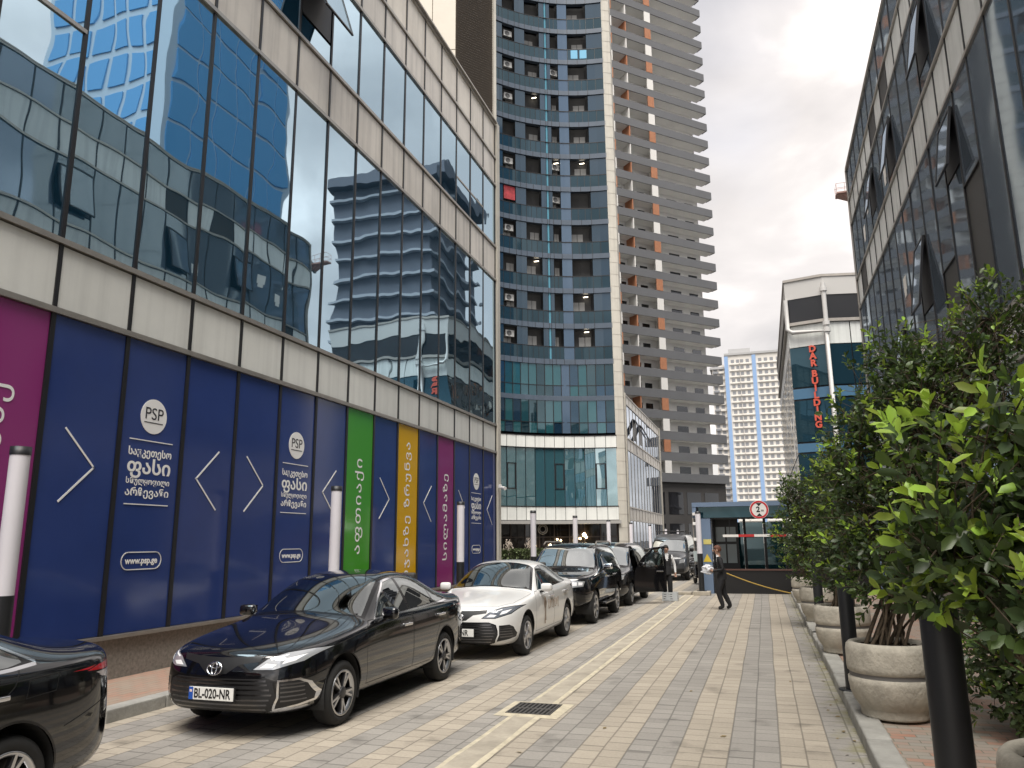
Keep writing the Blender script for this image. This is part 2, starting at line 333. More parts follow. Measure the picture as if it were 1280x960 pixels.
def sash(F, root, y0, y1, z0, z1, ang, gm):
    """top hung sash pushed out at the bottom"""
    b = MB(); l = z1-z0; n1 = l*sin(ang); zb = z1-l*cos(ang); t = .05
    def ring(y, o): return F.P(y, .06+o, z1), F.P(y, .06+n1+o, zb)
    w = .055
    fr = MB()
    A0, B0 = ring(y0+.03, 0); A1, B1 = ring(y1-.03, 0); A0o, B0o = ring(y0+.03, t); A1o, B1o = ring(y1-.03, t)
    V = [Vector(p) for p in (A0, A1, B1, B0, A0o, A1o, B1o, B0o)]
    def blk(i0, j0, i1, j1):
        def q(base, i, j): a = V[base].lerp(V[base+1], i); c = V[base+3].lerp(V[base+2], i); return a.lerp(c, j)
        vs = [q(0, i0, j0), q(0, i1, j0), q(0, i1, j1), q(0, i0, j1), q(4, i0, j0), q(4, i1, j0), q(4, i1, j1), q(4, i0, j1)]
        fr.add(vs, [(0, 1, 2, 3), (7, 6, 5, 4), (0, 4, 5, 1), (1, 5, 6, 2), (2, 6, 7, 3), (3, 7, 4, 0)])
    iw = w/(y1-y0); jw = w/l
    blk(0, 0, iw, 1); blk(1-iw, 0, 1, 1); blk(iw, 0, 1-iw, jw); blk(iw, 1-jw, 1-iw, 1)
    o = fr.build('open_sash', BLK, root)
    g = MB()
    def q(i, j, k): a = V[0].lerp(V[1], i); c = V[3].lerp(V[2], i); p = a.lerp(c, j); a = V[4].lerp(V[5], i); c = V[7].lerp(V[6], i); p2 = a.lerp(c, j); return p.lerp(p2, k)
    vs = [q(iw, jw, .7), q(1-iw, jw, .7), q(1-iw, 1-jw, .7), q(iw, 1-jw, .7), q(iw, jw, .2), q(1-iw, jw, .2), q(1-iw, 1-jw, .2), q(iw, 1-jw, .2)]
    g.mi = 0; g.add(vs[:4], [(0, 1, 2, 3)] if F.d < 0 else [(3, 2, 1, 0)]); g.mi = 1; g.add(vs[4:], [(3, 2, 1, 0)])
    g.build('pane', [gm, mat('sash_underside', (.06, .058, .055), .3)], o)
    h = MB(); F.bar(h, y0+.04, y1-.04, z0+.02, z1-.02, .001, .036); h.build('window_opening', mat('dark_opening', (.012, .012, .013), .4), root)

LB = thing('shop_building', 'long building with blue mirrored windows above printed blue, green and yellow shop panels', 'building', (-8.6, 16, 0))
LB.matrix_world  # located at its base; parts keep world coordinates through the inverse
LB.location = (0, 0, 0)
FL = Facade(-8.6, 1)
e = ysplit(24.85, -13)
NV = 16
b = MB(); b.box(-24, -8.63, e[-1], 24.84, .0, 17.1); b.build('wall', DARK, LB)
long_frame(FL, LB, e, 'l')
random.seed(11)
for row, m, nm, tilt in (('sp1', PANEL, 'spandrel_panel', .0), ('win1', GL_L, 'window', .0035), ('sp2', PANELW, 'spandrel_panel', 0), ('win2', GL_L, 'window', .0035), ('sp3', PANELW, 'spandrel_panel', 0), ('top', mat('parapet_panel', (.70, .645, .55), .22, noise=(.7, .12), streak=.2), 'parapet_panel', 0)):
    z0, z1 = ROWS[row]
    for k in range(NV):
        a, c = e[k+1]+.031, e[k]-.031
        if row == 'win2' and k in (9,): 
            b = MB(); FL.pane(b, a, c, z0, 12.9, tilt=tilt); b.build(nm, m, LB)
            sash(FL, LB, a, c, 12.95, z1, R(17), m); continue
        b = MB(); FL.pane(b, a, c, z0, z1, tilt=tilt); b.build(nm, m, LB)
    b = MB()
    for k in range(NV, len(e)-1): FL.pane(b, e[k+1]+.031, e[k]-.031, z0, z1, tilt=tilt)
    b.build(nm, m, LB)
# small bars where sashes are framed
for k, z in ((2, 13.35), (1, 13.35)): b = MB(); FL.bar(b, e[k+1]+.03, e[k]-.03, z-.025, z+.025, .03, .05); b.build('window_bar', ALU, LB)
b = MB(); FL.bar(b, e[16], e[14], 8.92, 8.98, .036, .06); b.build('window_bar', ALU, LB)
# printed shop panels
BLUE = mat('printed_blue', (.028, .054, .20), .12, spec=.5, noise=(.6, .10), bump=(1.2, .05)); GREEN = mat('printed_green', (.065, .33, .03), .12); YELL = mat('printed_yellow', (.70, .40, .0), .12); PURP = mat('printed_purple', (.27, .035, .18), .12)
INK = mat('white_print', (.92, .92, .91), .4)
seq = ['<', 'PSP', '>', 'P', '<', 'Y', '>', 'G', '<', 'PSP', '>', '<', 'PSP', '>', 'P', '>']
colr = {'P': (PURP, 'purple printed panel with vertical white lettering'), 'Y': (YELL, 'yellow printed panel with vertical white lettering'), 'G': (GREEN, 'green printed panel with vertical white lettering')}
vert = {'P': 'სილამაზე', 'Y': 'ოჯახზე ზრუნვა', 'G': 'აფთიაქი'}
def MX(y, z, rot=0, n=.033):   # text plane looking to +X: text x -> -Y is mirrored, so x -> +Y
    return Matrix.Translation((-8.6+n, y, z)) @ Matrix(((0, 0, 1, 0), (1, 0, 0, 0), (0, 1, 0, 0), (0, 0, 0, 1))) @ Matrix.Rotation(rot, 4, 'Z')
for k in range(NV):
    y0, y1 = e[k+1]+.036, e[k]-.036; s = seq[k]; yc = (y0+y1)/2
    m, lab = colr.get(s, (BLUE, {'<': 'dark blue printed panel with a thin white arrow pointing left', '>': 'dark blue printed panel with a thin white arrow pointing right', 'PSP': 'dark blue printed panel with a white round emblem and slogan'}.get(s, '')))
    b = MB(); FL.pane(b, y0, y1, *ROWS['panel'], tilt=.002); p = b.build('shop_panel', m, LB); p['label'] = lab
    t = MB(); n = .034
    if s in '<>':
        d = .25 if s == '>' else -.25
        t.strip([(-8.6+n, yc-d, 3.41), (-8.6+n, yc+d, 2.94), (-8.6+n, yc-d, 2.47)], .025, (1, 0, 0)); t.build('arrow', INK, p)
    elif s == 'PSP':
        M = MX(yc, 3.785)
        c = MB(); c.add([M @ Vector((  .26*cos(2*pi*i/40), .26*sin(2*pi*i/40), z)) for z in (0, .006) for i in range(40)], [tuple(range(40, 80))]+[(i, (i+1) % 40, 40+(i+1) % 40, 40+i) for i in range(40)]); em = c.build('emblem', INK, p)
        q = MB(); add_text(q, 'PSP', MX(yc, 3.815, 0, n+.007), size=.255, ext=.001); q.strip([(-8.6+n+.007, yc-.18, 3.69), (-8.6+n+.007, yc+.18, 3.69)], .012, (1, 0, 0), .002); q.build('lettering', mat('black_print', (.02, .02, .03), .5), em)
        for zz in (3.415, 2.485): t.strip([(-8.6+n, yc-.42, zz), (-8.6+n, yc+.42, zz)], .014, (1, 0, 0))
        for tx, zz, sz, bo in (('საუკეთესო', 3.235, .15, .004), ('ფასი', 3.02, .285, .007), ('სრულყოფილი', 2.815, .115, .002), ('არჩევანი', 2.655, .15, .003)):
            me = text_mesh(tx, size=sz, bold=bo, ext=.001); xs = [v.co.x for v in me.vertices] or [0, 1]; f = .85/(max(xs)-min(xs)+1e-6)
            cx = (max(xs)+min(xs))/2; t.add([MX(yc, zz, 0, n+.001) @ Vector(((v.co.x-cx)*f, v.co.y, v.co.z)) for v in me.vertices], [tuple(q.vertices) for q in me.polygons])
        add_text(t, 'www.psp.ge', MX(yc, 1.69, 0, n+.001), size=.125, bold=.004, ext=.001)
        rr = [(yc+sx*(.26)+.12*cos(a), 1.69+.12*sin(a)) for sx, a0 in ((1, -pi/2), (-1, pi/2)) for a in [a0+pi*i/10 for i in range(11)]]
        rr.append(rr[0]); t.strip([(-8.6+n, a, c) for a, c in rr],   .013, (1, 0, 0))
        t.build('lettering', INK, p)
    else:
        M = MX(yc, {'P': 2.62, 'Y': 2.69, 'G': 2.72}[s], pi/2, n+.001)
        me = text_mesh(vert[s], size=.40, bold=.001, ext=.001, spacing=1.12); xs = [v.co.x for v in me.vertices] or [0, 1]; f = {'P': 2.4, 'Y': 3.5, 'G': 2.1}[s]/(max(xs)-min(xs)+1e-6); cx = (max(xs)+min(xs))/2
        t.add([M @ Vector(((v.co.x-cx)*f, v.co.y, v.co.z)) for v in me.vertices], [tuple(q.vertices) for q in me.polygons]); t.build('lettering', INK, p)
b = MB()
for k in range(NV, len(e)-1): FL.pane(b, e[k+1]+.036, e[k]-.036, *ROWS['panel'])
b.build('shop_panel', BLUE, LB)
b = MB(); b.box(-8.75, -8.59, e[-1], 24.8, .0, .66); b.build('plinth', mat('granite_plinth', (.24, .225, .20), .75, noise=(22, .35)), LB)
b = MB(); b.box(-8.63, -8.50, e[-1], 24.84, .663, .712); b.build('sill', ALU, LB)
b = MB(); b.box(-24, -8.96, 24.845, 24.95, 0, 17.1); b.build('end_wall', STONE, LB)
b = MB(); b.box(-8.95, -8.48, 24.89, 25.17, 0, 17.3); b.build('corner_column', STONE, LB)
b = MB(); b.box(-8.75, -8.44, e[-1], 24.85, 17.22, 17.27); b.build('roof_edge', ALU, LB)

RB = thing('office_building', 'grey mirror-glass office building with sashes pushed open, rising behind the leafy shrubs', 'building')
XR = 4.4; FR = Facade(XR, -1)
eR = ysplit(33.0, -13); NR = 18
b = MB(); b.box(XR+.03, XR+16, eR[-1], 32.99, 0, 17.1); b.build('wall', DARK, RB)
long_frame(FR, RB, eR, 'r')
random.seed(23)
opens = {('win1', 9): (7.6, 9.4, 8), ('win1', 12): (9.5, 10.8, 8), ('win2', 7): (12.6, 14.1, 9), ('win2', 11): (12.9, 14.4, 9), ('win1', 6): (6.4, 8.0, 7), ('win2', 4): (12.9, 14.3, 9)}
holes = {('win1', 13): (6.6, 8.9), ('win1', 11): (6.2, 7.9), ('sp3', 5): None, ('sp3', 7): None, ('sp2', 1): None}
paper = {('win1', 4): (.5, 6.9), ('win1', 2): (.3, 8.1), ('win1', 7): (.4, 8.9), ('win2', 6): (.3, 12.9), ('win2', 3): (.45, 13.6), ('win1', 8): (.3, 6.7), ('win1', 1): (.5, 7.2), ('win2', 2): (.4, 13.0)}
PAP = mat('white_paper', (.72, .70, .66), .7)
for row, m, nm, tilt in (('panel', GL_R, 'shop_window', .003), ('sp1', PANELR, 'spandrel_panel', 0), ('win1', GL_R, 'window', .005), ('sp2', PANELR, 'spandrel_panel', 0), ('win2', GL_R, 'window', .005), ('sp3', PANELR, 'spandrel_panel', 0), ('top', GL_R, 'parapet_panel', .005)):
    z0, z1 = ROWS[row]
    for k in range(NR):
        a, c = eR[k+1]+.031, eR[k]-.031; key = (row, k)
        if key in opens:
            s0, s1, an = opens[key]
            b = MB(); FR.pane(b, a, c, z0, s0-.03, tilt=tilt); b.build(nm, m, RB)
            if s1 < z1-.2: b = MB(); FR.pane(b, a, c, s1+.03, z1, tilt=tilt); b.build(nm, m, RB)
            sash(FR, RB, a, c, s0, s1, R(an), m); continue
        if key in holes:
            h = holes[key]
            if h is None:
                b = MB(); FR.pane(b, a, c, z0, z1); b.build('dark_panel', mat('dark_panel', (.028, .027, .026), .4), RB); continue
            b = MB(); FR.pane(b, a, c, z0, h[0]-.03, tilt=tilt); b.build(nm, m, RB); b = MB(); FR.pane(b, a, c, h[1]+.03, z1, tilt=tilt); b.build(nm, m, RB)
            b = MB(); FR.pane(b, a, c, h[0], h[1], n=-.01); b.build('dark_panel', mat('dark_panel', (.028, .027, .026), .4), RB)
            b = MB(); FR.bar(b, a, c, h[0]-.03, h[0], 0, .06); FR.bar(b, a, c, h[1], h[1]+.03, 0, .06); b.build('window_bar', BLK, RB); continue
        mm = m
        if row == 'panel' and k < 7: mm = WHITE
        b = MB(); FR.pane(b, a, c, z0, z1, tilt=tilt); o = b.build(nm, mm, RB)
        if row == 'panel' and k < 7: o['label'] = 'white covered shop window'
        if key in paper:
            f, zz = paper[key]; p = MB(); w = (c-a)*.36; ya = a+(c-a)*f*.9
            FR.bar(p, ya, ya+w, zz, zz+.42, .040, .044); FR.bar(p, ya+w*.2, ya+w*.9, zz-.16, zz, .040, .044); p.build('paper_sheet', PAP, o)
    b = MB()
    for k in range(NR, len(eR)-1): FR.pane(b, eR[k+1]+.031, eR[k]-.031, z0, z1, tilt=tilt)
    b.build(nm, m, RB)
b = MB(); b.box(XR-.02, XR+.3, eR[-1], 32.9, 0, .70); b.build('plinth', mat('granite_plinth'), RB)
b = MB(); b.box(XR-.09, XR+.2, 33.03, 33.2, 0, 17.25); b.build('corner_trim', ALU, RB)
b = MB(); b.box(XR-.10, XR+.2, eR[-1], 33.0, 17.22, 17.27); b.build('roof_edge', ALU, RB)
# hoist platform on the roof of the right building
HP = thing('roof_platform', 'small pinkish hoist platform with railing jutting from the grey office roof edge', 'platform', (XR-.10, 33.9, 16.5)); HP.scale = (.62, .62, .62)
b = MB(); b.bbox((0, 0, 0), (.55, .5, .06)); b.add([(-.5, -.4, -.06), (.5, -.4, -.06), (.5, .4, -.06), (-.5, .4, -.06), (.5, -.3, -.55), (.5, .3, -.55)], [(0, 4, 1), (0, 3, 5, 4), (3, 2, 5), (1, 4, 5, 2)])
b.build('deck', mat('rose_metal', (.42, .25, .21), .6), HP)
b = MB()
for z in (.35, .68):
    b.tube([(.5, -.48, z), (-.53, -.48, z), (-.53, .48, z), (.5, .48, z)], .016, 5)
for x, yy in ((-.53, -.48), (-.53, .48), (0, -.48), (.5, -.48), (.5, .48)): b.tube([(x, yy, 0), (x, yy, .7)], .018, 5)
b.build('railing', mat('rose_paint', (.55, .36, .32), .6), HP)
b = MB(); b.box(.2, .5, -.3, .3, -.56, -.50); b.box(.4, .9, -.5, .6, -16.3+16.0, .3); b.build('bracket', ALU, HP)
# ------------------------------------------------------------------ towers
def lerp2(a, b, t): return (a[0]+(b[0]-a[0])*t, a[1]+(b[1]-a[1])*t)
GT = thing('glass_tower', 'curved blue glass apartment tower with cream stone edge above a dark cafe', 'tower')
# front arc, concave to the street, from left to right
A, Bm, Cc = (-19.6, 57.25), (-16.3, 61.3), (-10.97, 61.95)
def arc(t):
    q0, q1 = lerp2(A, Bm, t), lerp2(Bm, Cc, t); q = lerp2(q0, q1, t)
    m = ((A[0]+Cc[0])/2, (A[1]+Cc[1])/2); return q
_n = Vector((Cc[1]-A[1], -(Cc[0]-A[0]), 0)).normalized()   # towards the street
def AP(t, n, z): p = arc(t); return (p[0]+_n.x*n, p[1]+_n.y*n, z)
def arcbox(mb, t0, t1, n0, n1, z0, z1, seg=1):
    for i in range(seg):
        a, c = t0+(t1-t0)*i/seg, t0+(t1-t0)*(i+1)/seg
        v = [AP(a, n0, z0), AP(c, n0, z0), AP(c, n1, z0), AP(a, n1, z0), AP(a, n0, z1), AP(c, n0, z1), AP(c, n1, z1), AP(a, n1, z1)]
        mb.add(v, [(0, 1, 2, 3), (4, 7, 6, 5), (0, 4, 5, 1), (1, 5, 6, 2), (2, 6, 7, 3), (3, 7, 4, 0)])
TOP = 64
TPAN = glass_mat('tower_panel_blue', (.018, .038, .058), (.40, .48, .56), .12, .5, (.5, .006), .08)
TPANL = glass_mat('tower_panel_light', (.07, .11, .165), (.40, .48, .58), .10, .45, (.5, .006), .1)
TBAL = glass_mat('balustrade_glass', (.012, .028, .038), (.36, .50, .58), .08, .45, (.6, .008), .05)
TCY = mat('cyan_strip', (.08, .26, .35), .2)
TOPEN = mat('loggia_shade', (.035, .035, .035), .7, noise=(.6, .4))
TBAND = mat('slab_band_blue', (.075, .10, .135), .4, noise=(.8, .1))
TEAL = glass_mat('teal_window', (.012, .055, .07), (.40, .56, .62), .14, .55, (.6, .008), .03)
TEALS = [TEAL, glass_mat('teal_window_dark', (.006, .022, .032), (.40, .56, .62), .14, .55, (.6, .008), .03), glass_mat('teal_window_curtain', (.02, .085, .10), (.40, .56, .62), .14, .55, (.6, .008), .03), glass_mat('blue_window_dark', (.010, .030, .055), (.40, .54, .66), .16, .6, (.6, .008), .03)]
CURT = mat('teal_curtain', (.03, .10, .12), .8)
b = MB(); pts = [arc(i/12) for i in range(13)]
b.prism([(p[0]-_n.x*.9, p[1]-_n.y*.9) for p in pts]+[(-11.3, 62.9), (-14.8, 84), (-34, 84), (-34, 52)], 0, TOP); b.build('wall', DARK, GT)
cols = [(0, .065, 'p'), (.065, .185, 'o'), (.185, .285, 'p'), (.285, .425, 'o'), (.425, .475, 'p'), (.475, .495, 'c'), (.495, .53, 'p'), (.53, .60, 'o'), (.60, .69, 'l'), (.69, .86, 'o'), (.86, 1, 'p')]
BZ = 16.55; FLH = 3.1
nf = int((TOP-BZ)/FLH)
random.seed(31)
AC = MB(); nwin = 0; winS = MB(); ACM = mat('ac_casing', (.62, .62, .60), .5)
def ac_unit(parent, c, ax, nr, s=1):
    """c centre, ax along wall, nr outwards"""
    ax = Vector(ax); nr = Vector(nr); M = Matrix((ax, nr, Vector((0, 0, 1)))).transposed()
    b = MB(); b.bbox(c, (.42*s, .15*s, .29*s), M, bev=.02); o = b.build('air_conditioner', ACM, parent)
    f = MB(); T = Matrix.Translation(Vector(c)+nr*.152*s-ax*.08*s) @ Matrix((ax, Vector((0, 0, 1)), nr)).transposed().to_4x4()
    f.lathe([(.02*s, .0), (.23*s, .0), (.24*s, .012)], 20, T); f.build('fan_grille', mat('ac_fan', (.12, .12, .12), .5), o)
for f in range(nf):
    z = BZ+f*FLH
    b = MB(); arcbox(b, 0, 1, -.3, .10, z-.24, z+.20, 12); b.build('slab_band', TBAND, GT)
    j = MB()
    for t in [c[0] for c in cols[1:]]+[.12, .23, .35, .775]: arcbox(j, t-.002, t+.002, .1, .112, z-.24, z+.20)
    j.build('band_joint', BLK, GT)
    for q0, q1, q in ((0, .465, 6), (.505, .60, 2), (.69, 1, 4)): b = MB(); arcbox(b, q0, q1, .02, .05, z+.21, z+1.25, q); b.build('balustrade', TBAL, GT)
    b = MB(); arcbox(b, 0, 1, .0, .07, z+1.25, z+1.31, 12)
    for t in (.0, .03, .065, .125, .185, .235, .285, .33, .38, .425, .53, .565, .69, .75, .81, .86, .93, 1): arcbox(b, t-.002, t+.002, .0, .065, z+.2, z+1.25)
    b.build('handrail', BLK, GT)
    for a, c, k in cols:
        if k == 'o':
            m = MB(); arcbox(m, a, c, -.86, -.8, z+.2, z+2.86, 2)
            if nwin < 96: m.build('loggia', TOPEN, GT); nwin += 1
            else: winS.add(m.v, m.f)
            w = MB(); dw = (c-a); off = random.choice((.1, .35)); 
            if random.random() < .8:
                arcbox(w, a+dw*off, a+dw*(off+.28), -.78, -.74, z+.3, z+2.3); arcbox(w, a+dw*(off+.31), a+dw*(off+.58), -.78, -.74, z+.3, z+2.3)
                w.build('balcony_door', mat(random.choice(['curtain_grey', 'curtain_dark', 'curtain_warm']), {'x': 0}.get('x') and (0, 0, 0) or random.choice([(.30, .30, .29), (.06, .08, .09), (.20, .17, .14)]), .5), GT)
            if (a < .1 and random.random() < .75) or (abs(a-.53) < .01 and random.random() < .3):
                p = AP((a+c)/2, -.5, z+2.25); tx = Vector(arc(.2)+(0,))-Vector(arc(.1)+(0,)); tx.normalize(); ac_unit(GT, p, tx, (tx.y, -tx.x, 0), .95)
            if random.random() < .13 and nwin < 90:
                l = MB(); p = AP(a+dw*.7, -.5, z+2.7); l.bbox(p, (.20, .03, .025)); l.build('ceiling_lamp', mat('loggia_lamp', (.9, .85, .75), .5, emit=((1, .86, .66), 2.2)), GT)
        else:
            m = MB(); arcbox(m, a+.002, c-.002, -.05, .0 if k != 'l' else .03, (z+1.31 if k == 'p' and not .42 < a < .54 else z+.2), z+2.86, 2)
            m.build('facade_panel', {'p': TPAN, 'l': TPANL, 'c': TCY}[k], GT)
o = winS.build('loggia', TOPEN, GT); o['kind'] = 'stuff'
# coloured cloth and blue screens in two loggias
b = MB(); z = BZ+4*FLH; arcbox(b, .075, .18, -.1, -.06, z+1.6, z+2.8, 2); b.build('awning', mat('red_cloth', (.42, .05, .06), .8, noise=(1.2, .6)), GT)
b = MB(); z = BZ+9*FLH; arcbox(b, .80, .86, .055, .075, z+.35, z+1.2); b.build('balcony_screen', mat('sky_blue_screen', (.14, .42, .62), .5), GT)
b = MB(); arcbox(b, .72, .78, .055, .075, z+.35, z+1.2); b.build('balcony_screen', mat('sky_blue_screen'), GT)
# glazed storeys under the flats
for z0, z1 in ((10.55, 13.25), (13.65, 16.3)):
    b = MB(); n = 14
    for i in range(n):
        if 8 <= i < 9: continue
        m = MB(); arcbox(m, i/n+.003, (i+1)/n-.003, -.05, .0, z0+.9, z1); m.build('window', TEALS[random.randrange(4)], GT)
        m = MB(); arcbox(m, i/n+.003, (i+1)/n-.003, -.05, .0, z0, z0+.85); m.build('window', TEALS[random.randrange(4)], GT)
    m = MB(); arcbox(m, 8/n+.003, 9/n-.003, -.05, .03, z0, z1); m.build('facade_panel', TPANL, GT)
    b = MB()
    for i in range(n+1): arcbox(b, i/n-.003, i/n+.003, -.06, .035, z0, z1)
    arcbox(b, 0, 1, -.05, .03, z0+.85, z0+.9, 10); b.build('mullion', BLK, GT)
    b = MB(); arcbox(b, 0, 1, -.1, .06, z1, z1+.4, 12); b.build('slab_band', TBAND, GT)
# podium: white band, glass, white band, cafe
for z0, z1 in ((9.35, 10.3), (3.55, 4.6)):
    for i in range(12):
        m = MB(); arcbox(m, i/12+.002, (i+1)/12-.002, -.05, .12, z0, z1); m.build('spandrel_panel', PANEL, GT)
    b = MB(); arcbox(b, 0, 1, -.06, .1, z0, z1, 10); arcbox(b, 0, 1, -.06, .16, z1, z1+.06, 10); arcbox(b, 0, 1, -.06, .16, z0-.06, z0, 10); b.build('rail', BLK, GT)
for i in range(12):
    m = MB(); arcbox(m, i/12+.002, (i+1)/12-.002, -.05, .02, 4.66, 9.29); m.build('window', GL_PODIUM if 'GL_PODIUM' in globals() else glass_mat('podium_glass', (.05, .145, .175), (.66, .82, .88), .45, .85, (.3, .02)), GT)
b = MB()
for i in range(13): arcbox(b, i/12-.002, i/12+.002, -.06, .07, 4.66, 9.29)
for i in (1, 6, 10): arcbox(b, i/12+.002, (i+1)/12-.002, .0, .06, 6.0, 6.07); arcbox(b, i/12+.002, (i+1)/12-.002, .0, .06, 8.0, 8.07); arcbox(b, i/12+.002, i/12+.012, .0, .06, 6.0, 8.0); arcbox(b, (i+1)/12-.012, (i+1)/12-.002, .0, .06, 6.0, 8.0)
b.build('mullion', BLK, GT)
b = MB(); arcbox(b, -.01, 1.01, -1.2, .35, 3.25, 3.5, 10); b.build('canopy', mat('canopy_grey', (.36, .35, .33), .6), GT)
CAFE = glass_mat('cafe_glass', (.018, .015, .013), (.30, .32, .34), .12, .5, None, .02)
for i in range(8):
    m = MB(); arcbox(m, i/8+.003, (i+1)/8-.003, -.55, -.5, .1, 3.25); m.build('cafe_window', CAFE, GT)
b = MB()
for i in range(9): arcbox(b, i/8-.004, i/8+.004, -.56, -.44, .1, 3.25)
arcbox(b, 0, 1, -.56, -.46, 2.2, 2.28, 8); b.build('cafe_frame', mat('cafe_brown', (.035, .025, .02), .5), GT)
def ATX(t, z, n):
    p0, p1 = Vector(AP(t-.01, n, z)), Vector(AP(t+.01, n, z)); x = (p1-p0).normalized(); y = Vector((0, 0, 1)); zz = x.cross(y)
    m = Matrix((x, y, zz)).transposed().to_4x4(); m.translation = Vector(AP(t, n, z)); return m
b = MB(); M = ATX(.40, 2.85, -.40)
for r in (.42, .30):
    b.lathe([(r, 0), (r, .06), (r-.07, .06), (r-.07, 0)], 8 if r < .4 else 28, M)
b.build('emblem', mat('sign_grey', (.30, .29, .27), .5), GT)
GL_LAMP = mat('warm_bulb', (1, .8, .5), .5, emit=((1, .74, .42), 9))
for t, z, r, lab in ((.66, 1.95, .10, 'lowest of the four warm bulbs hanging together at the cafe'), (.705, 2.1, .09, 'warm bulb hanging between the lowest and the big bulb of the cafe cluster'), (.74, 2.4, .15, 'biggest and highest warm bulb of the cafe cluster'), (.755, 2.2, .09, 'small warm bulb tucked under the biggest one at the cafe'),
        (.33, 1.55, .12, 'lone warm bulb hanging low below the round cafe emblem, beside the hedge plumes'), (.46, 1.6, .09, 'lone small warm bulb hanging low just past the round cafe emblem'), (.52, 2.05, .06, 'tiny warm bulb, higher one of a close pair at the cafe'), (.55, 1.98, .06, 'tiny warm bulb, lower one of a close pair at the cafe')):
    l = thing('pendant_lamp', '', 'lamp', AP(t, -.3, z), group='lit pendant lamps along the cafe front')
    s = MB(); s.lathe([(.001, -r), (r*.7, -r*.7), (r, 0), (r*.7, r*.7), (.001, r)], 12); s.build('bulb', GL_LAMP, l)
    s = MB(); s.tube([(0, 0, r), (0, 0, 3.25-z)], .012, 5); s.build('cable', BLK, l)
    l['label'] = lab
# stone pilaster and podium wing along the street
b = MB(); b.prism([(-10.97, 61.85), (-10.33, 62.2), (-10.33, 63.0), (-10.97, 63.0)], 0, TOP); b.build('stone_edge', STONE, GT)
b = MB()
for i in range(60): z = .8+i*1.06; b.prism([(-10.98, 61.838), (-10.318, 62.19), (-10.318, 63.0), (-10.98, 63.0)], z, z+.03)
b.build('stone_joint', mat('joint_grey', (.40, .37, .32), .8), GT)
WG = glass_mat('wing_glass', (.035, .05, .085), (.62, .68, .76), .30, .8, (.4, .012))
FW = Facade(-10.36, 1)
b = MB(); b.box(-22, -10.40, 63, 85, 0, 13.9); b.build('wing_wall', DARK, GT)
rows = ((.4, 3.5, WG), (3.6, 4.55, PANELW), (4.65, 9.25, WG), (9.35, 10.2, PANELW), (10.3, 13.1, WG), (13.15, 13.85, PANELW))
for z0, z1, m in rows:
    for i in range(12):
        y0 = 63.4+i*1.78; p = MB(); FW.pane(p, y0+.05, y0+1.73, z0, z1, tilt=.003); p.build('wing_window' if m is WG else 'spandrel_panel', m, GT)
b = MB()
for i in range(13): FW.bar(b, 63.4+i*1.78-.05, 63.4+i*1.78+.05, .3, 13.85, -.02, .06)
for z in (3.55, 4.6, 9.3, 10.25, 13.12, 13.88): FW.bar(b, 63.1, 84.8, z-.05, z+.05, -.02, .09)
b.build('mullion', ALU, GT)
b = MB(); b.box(-10.7, -10.2, 84.85, 85.2, 0, 14.0); b.box(-10.7, -10.25, 62.85, 63.3, 0, 14); b.build('corner_column', STONE, GT)
random.seed(4)
for i in (2, 4): sash(FW, GT, 63.4+i*1.78+.1, 63.4+(i+1)*1.78-.1, 10.5, 12.4, R(28), WG)
# left flank: louvred strip, cream cladding
LV = mat('louvre_brown', (.17, .145, .12), .6)
p0, p1 = Vector((-21.95, 53.75, 0)), Vector((-19.75, 56.75, 0)); ax = (p1-p0).normalized(); nr = Vector((ax.y, -ax.x, 0))
b = MB(); M = Matrix((ax, nr, Vector((0, 0, 1)))).transposed(); mid = (p0+p1)/2
b.bbox(mid+Vector((0, 0, 32))-nr*.25, ((p1-p0).length/2, .2, 32), M); b.build('louvre_backing', mat('louvre_back', (.07, .058, .048), .8), GT)
b = MB(); z = 12
T2 = Matrix.Rotation(R(-50), 3, 'X')
while z < TOP: b.bbox(mid+Vector((0, 0, z)), ((p1-p0).length/2, .012, .13), M @ T2); z += .235
b.build('louvre', LV, GT)
b = MB(); b.bbox(p1+ax*.1+nr*.1+Vector((0, 0, 32)), (.12, .2, 32), M); b.build('edge_trim', STONE, GT)
b = MB(); L2 = 14; c0 = p0-Vector((1, .28, 0)).normalized()*L2/2; ax2 = Vector((1, .28, 0)).normalized(); nr2 = Vector((ax2.y, -ax2.x, 0)); M2 = Matrix((ax2, nr2, Vector((0, 0, 1)))).transposed()
for i in range(7):
    for j in range(11): b.bbox(p0-ax2*(i*2+1)+Vector((0, 0, 10+j*5))+nr2*.05, (.97, .06, 2.46), M2)
b.build('cladding', mat('cream_cladding', (.64, .59, .50), .5, noise=(.3, .06)), GT)
b = MB(); b.bbox(c0+Vector((0, 0, 32))-nr2*.1, (L2/2, .1, 32), M2); b.build('cladding_joint', mat('joint_brown', (.22, .18, .13), .8), GT)
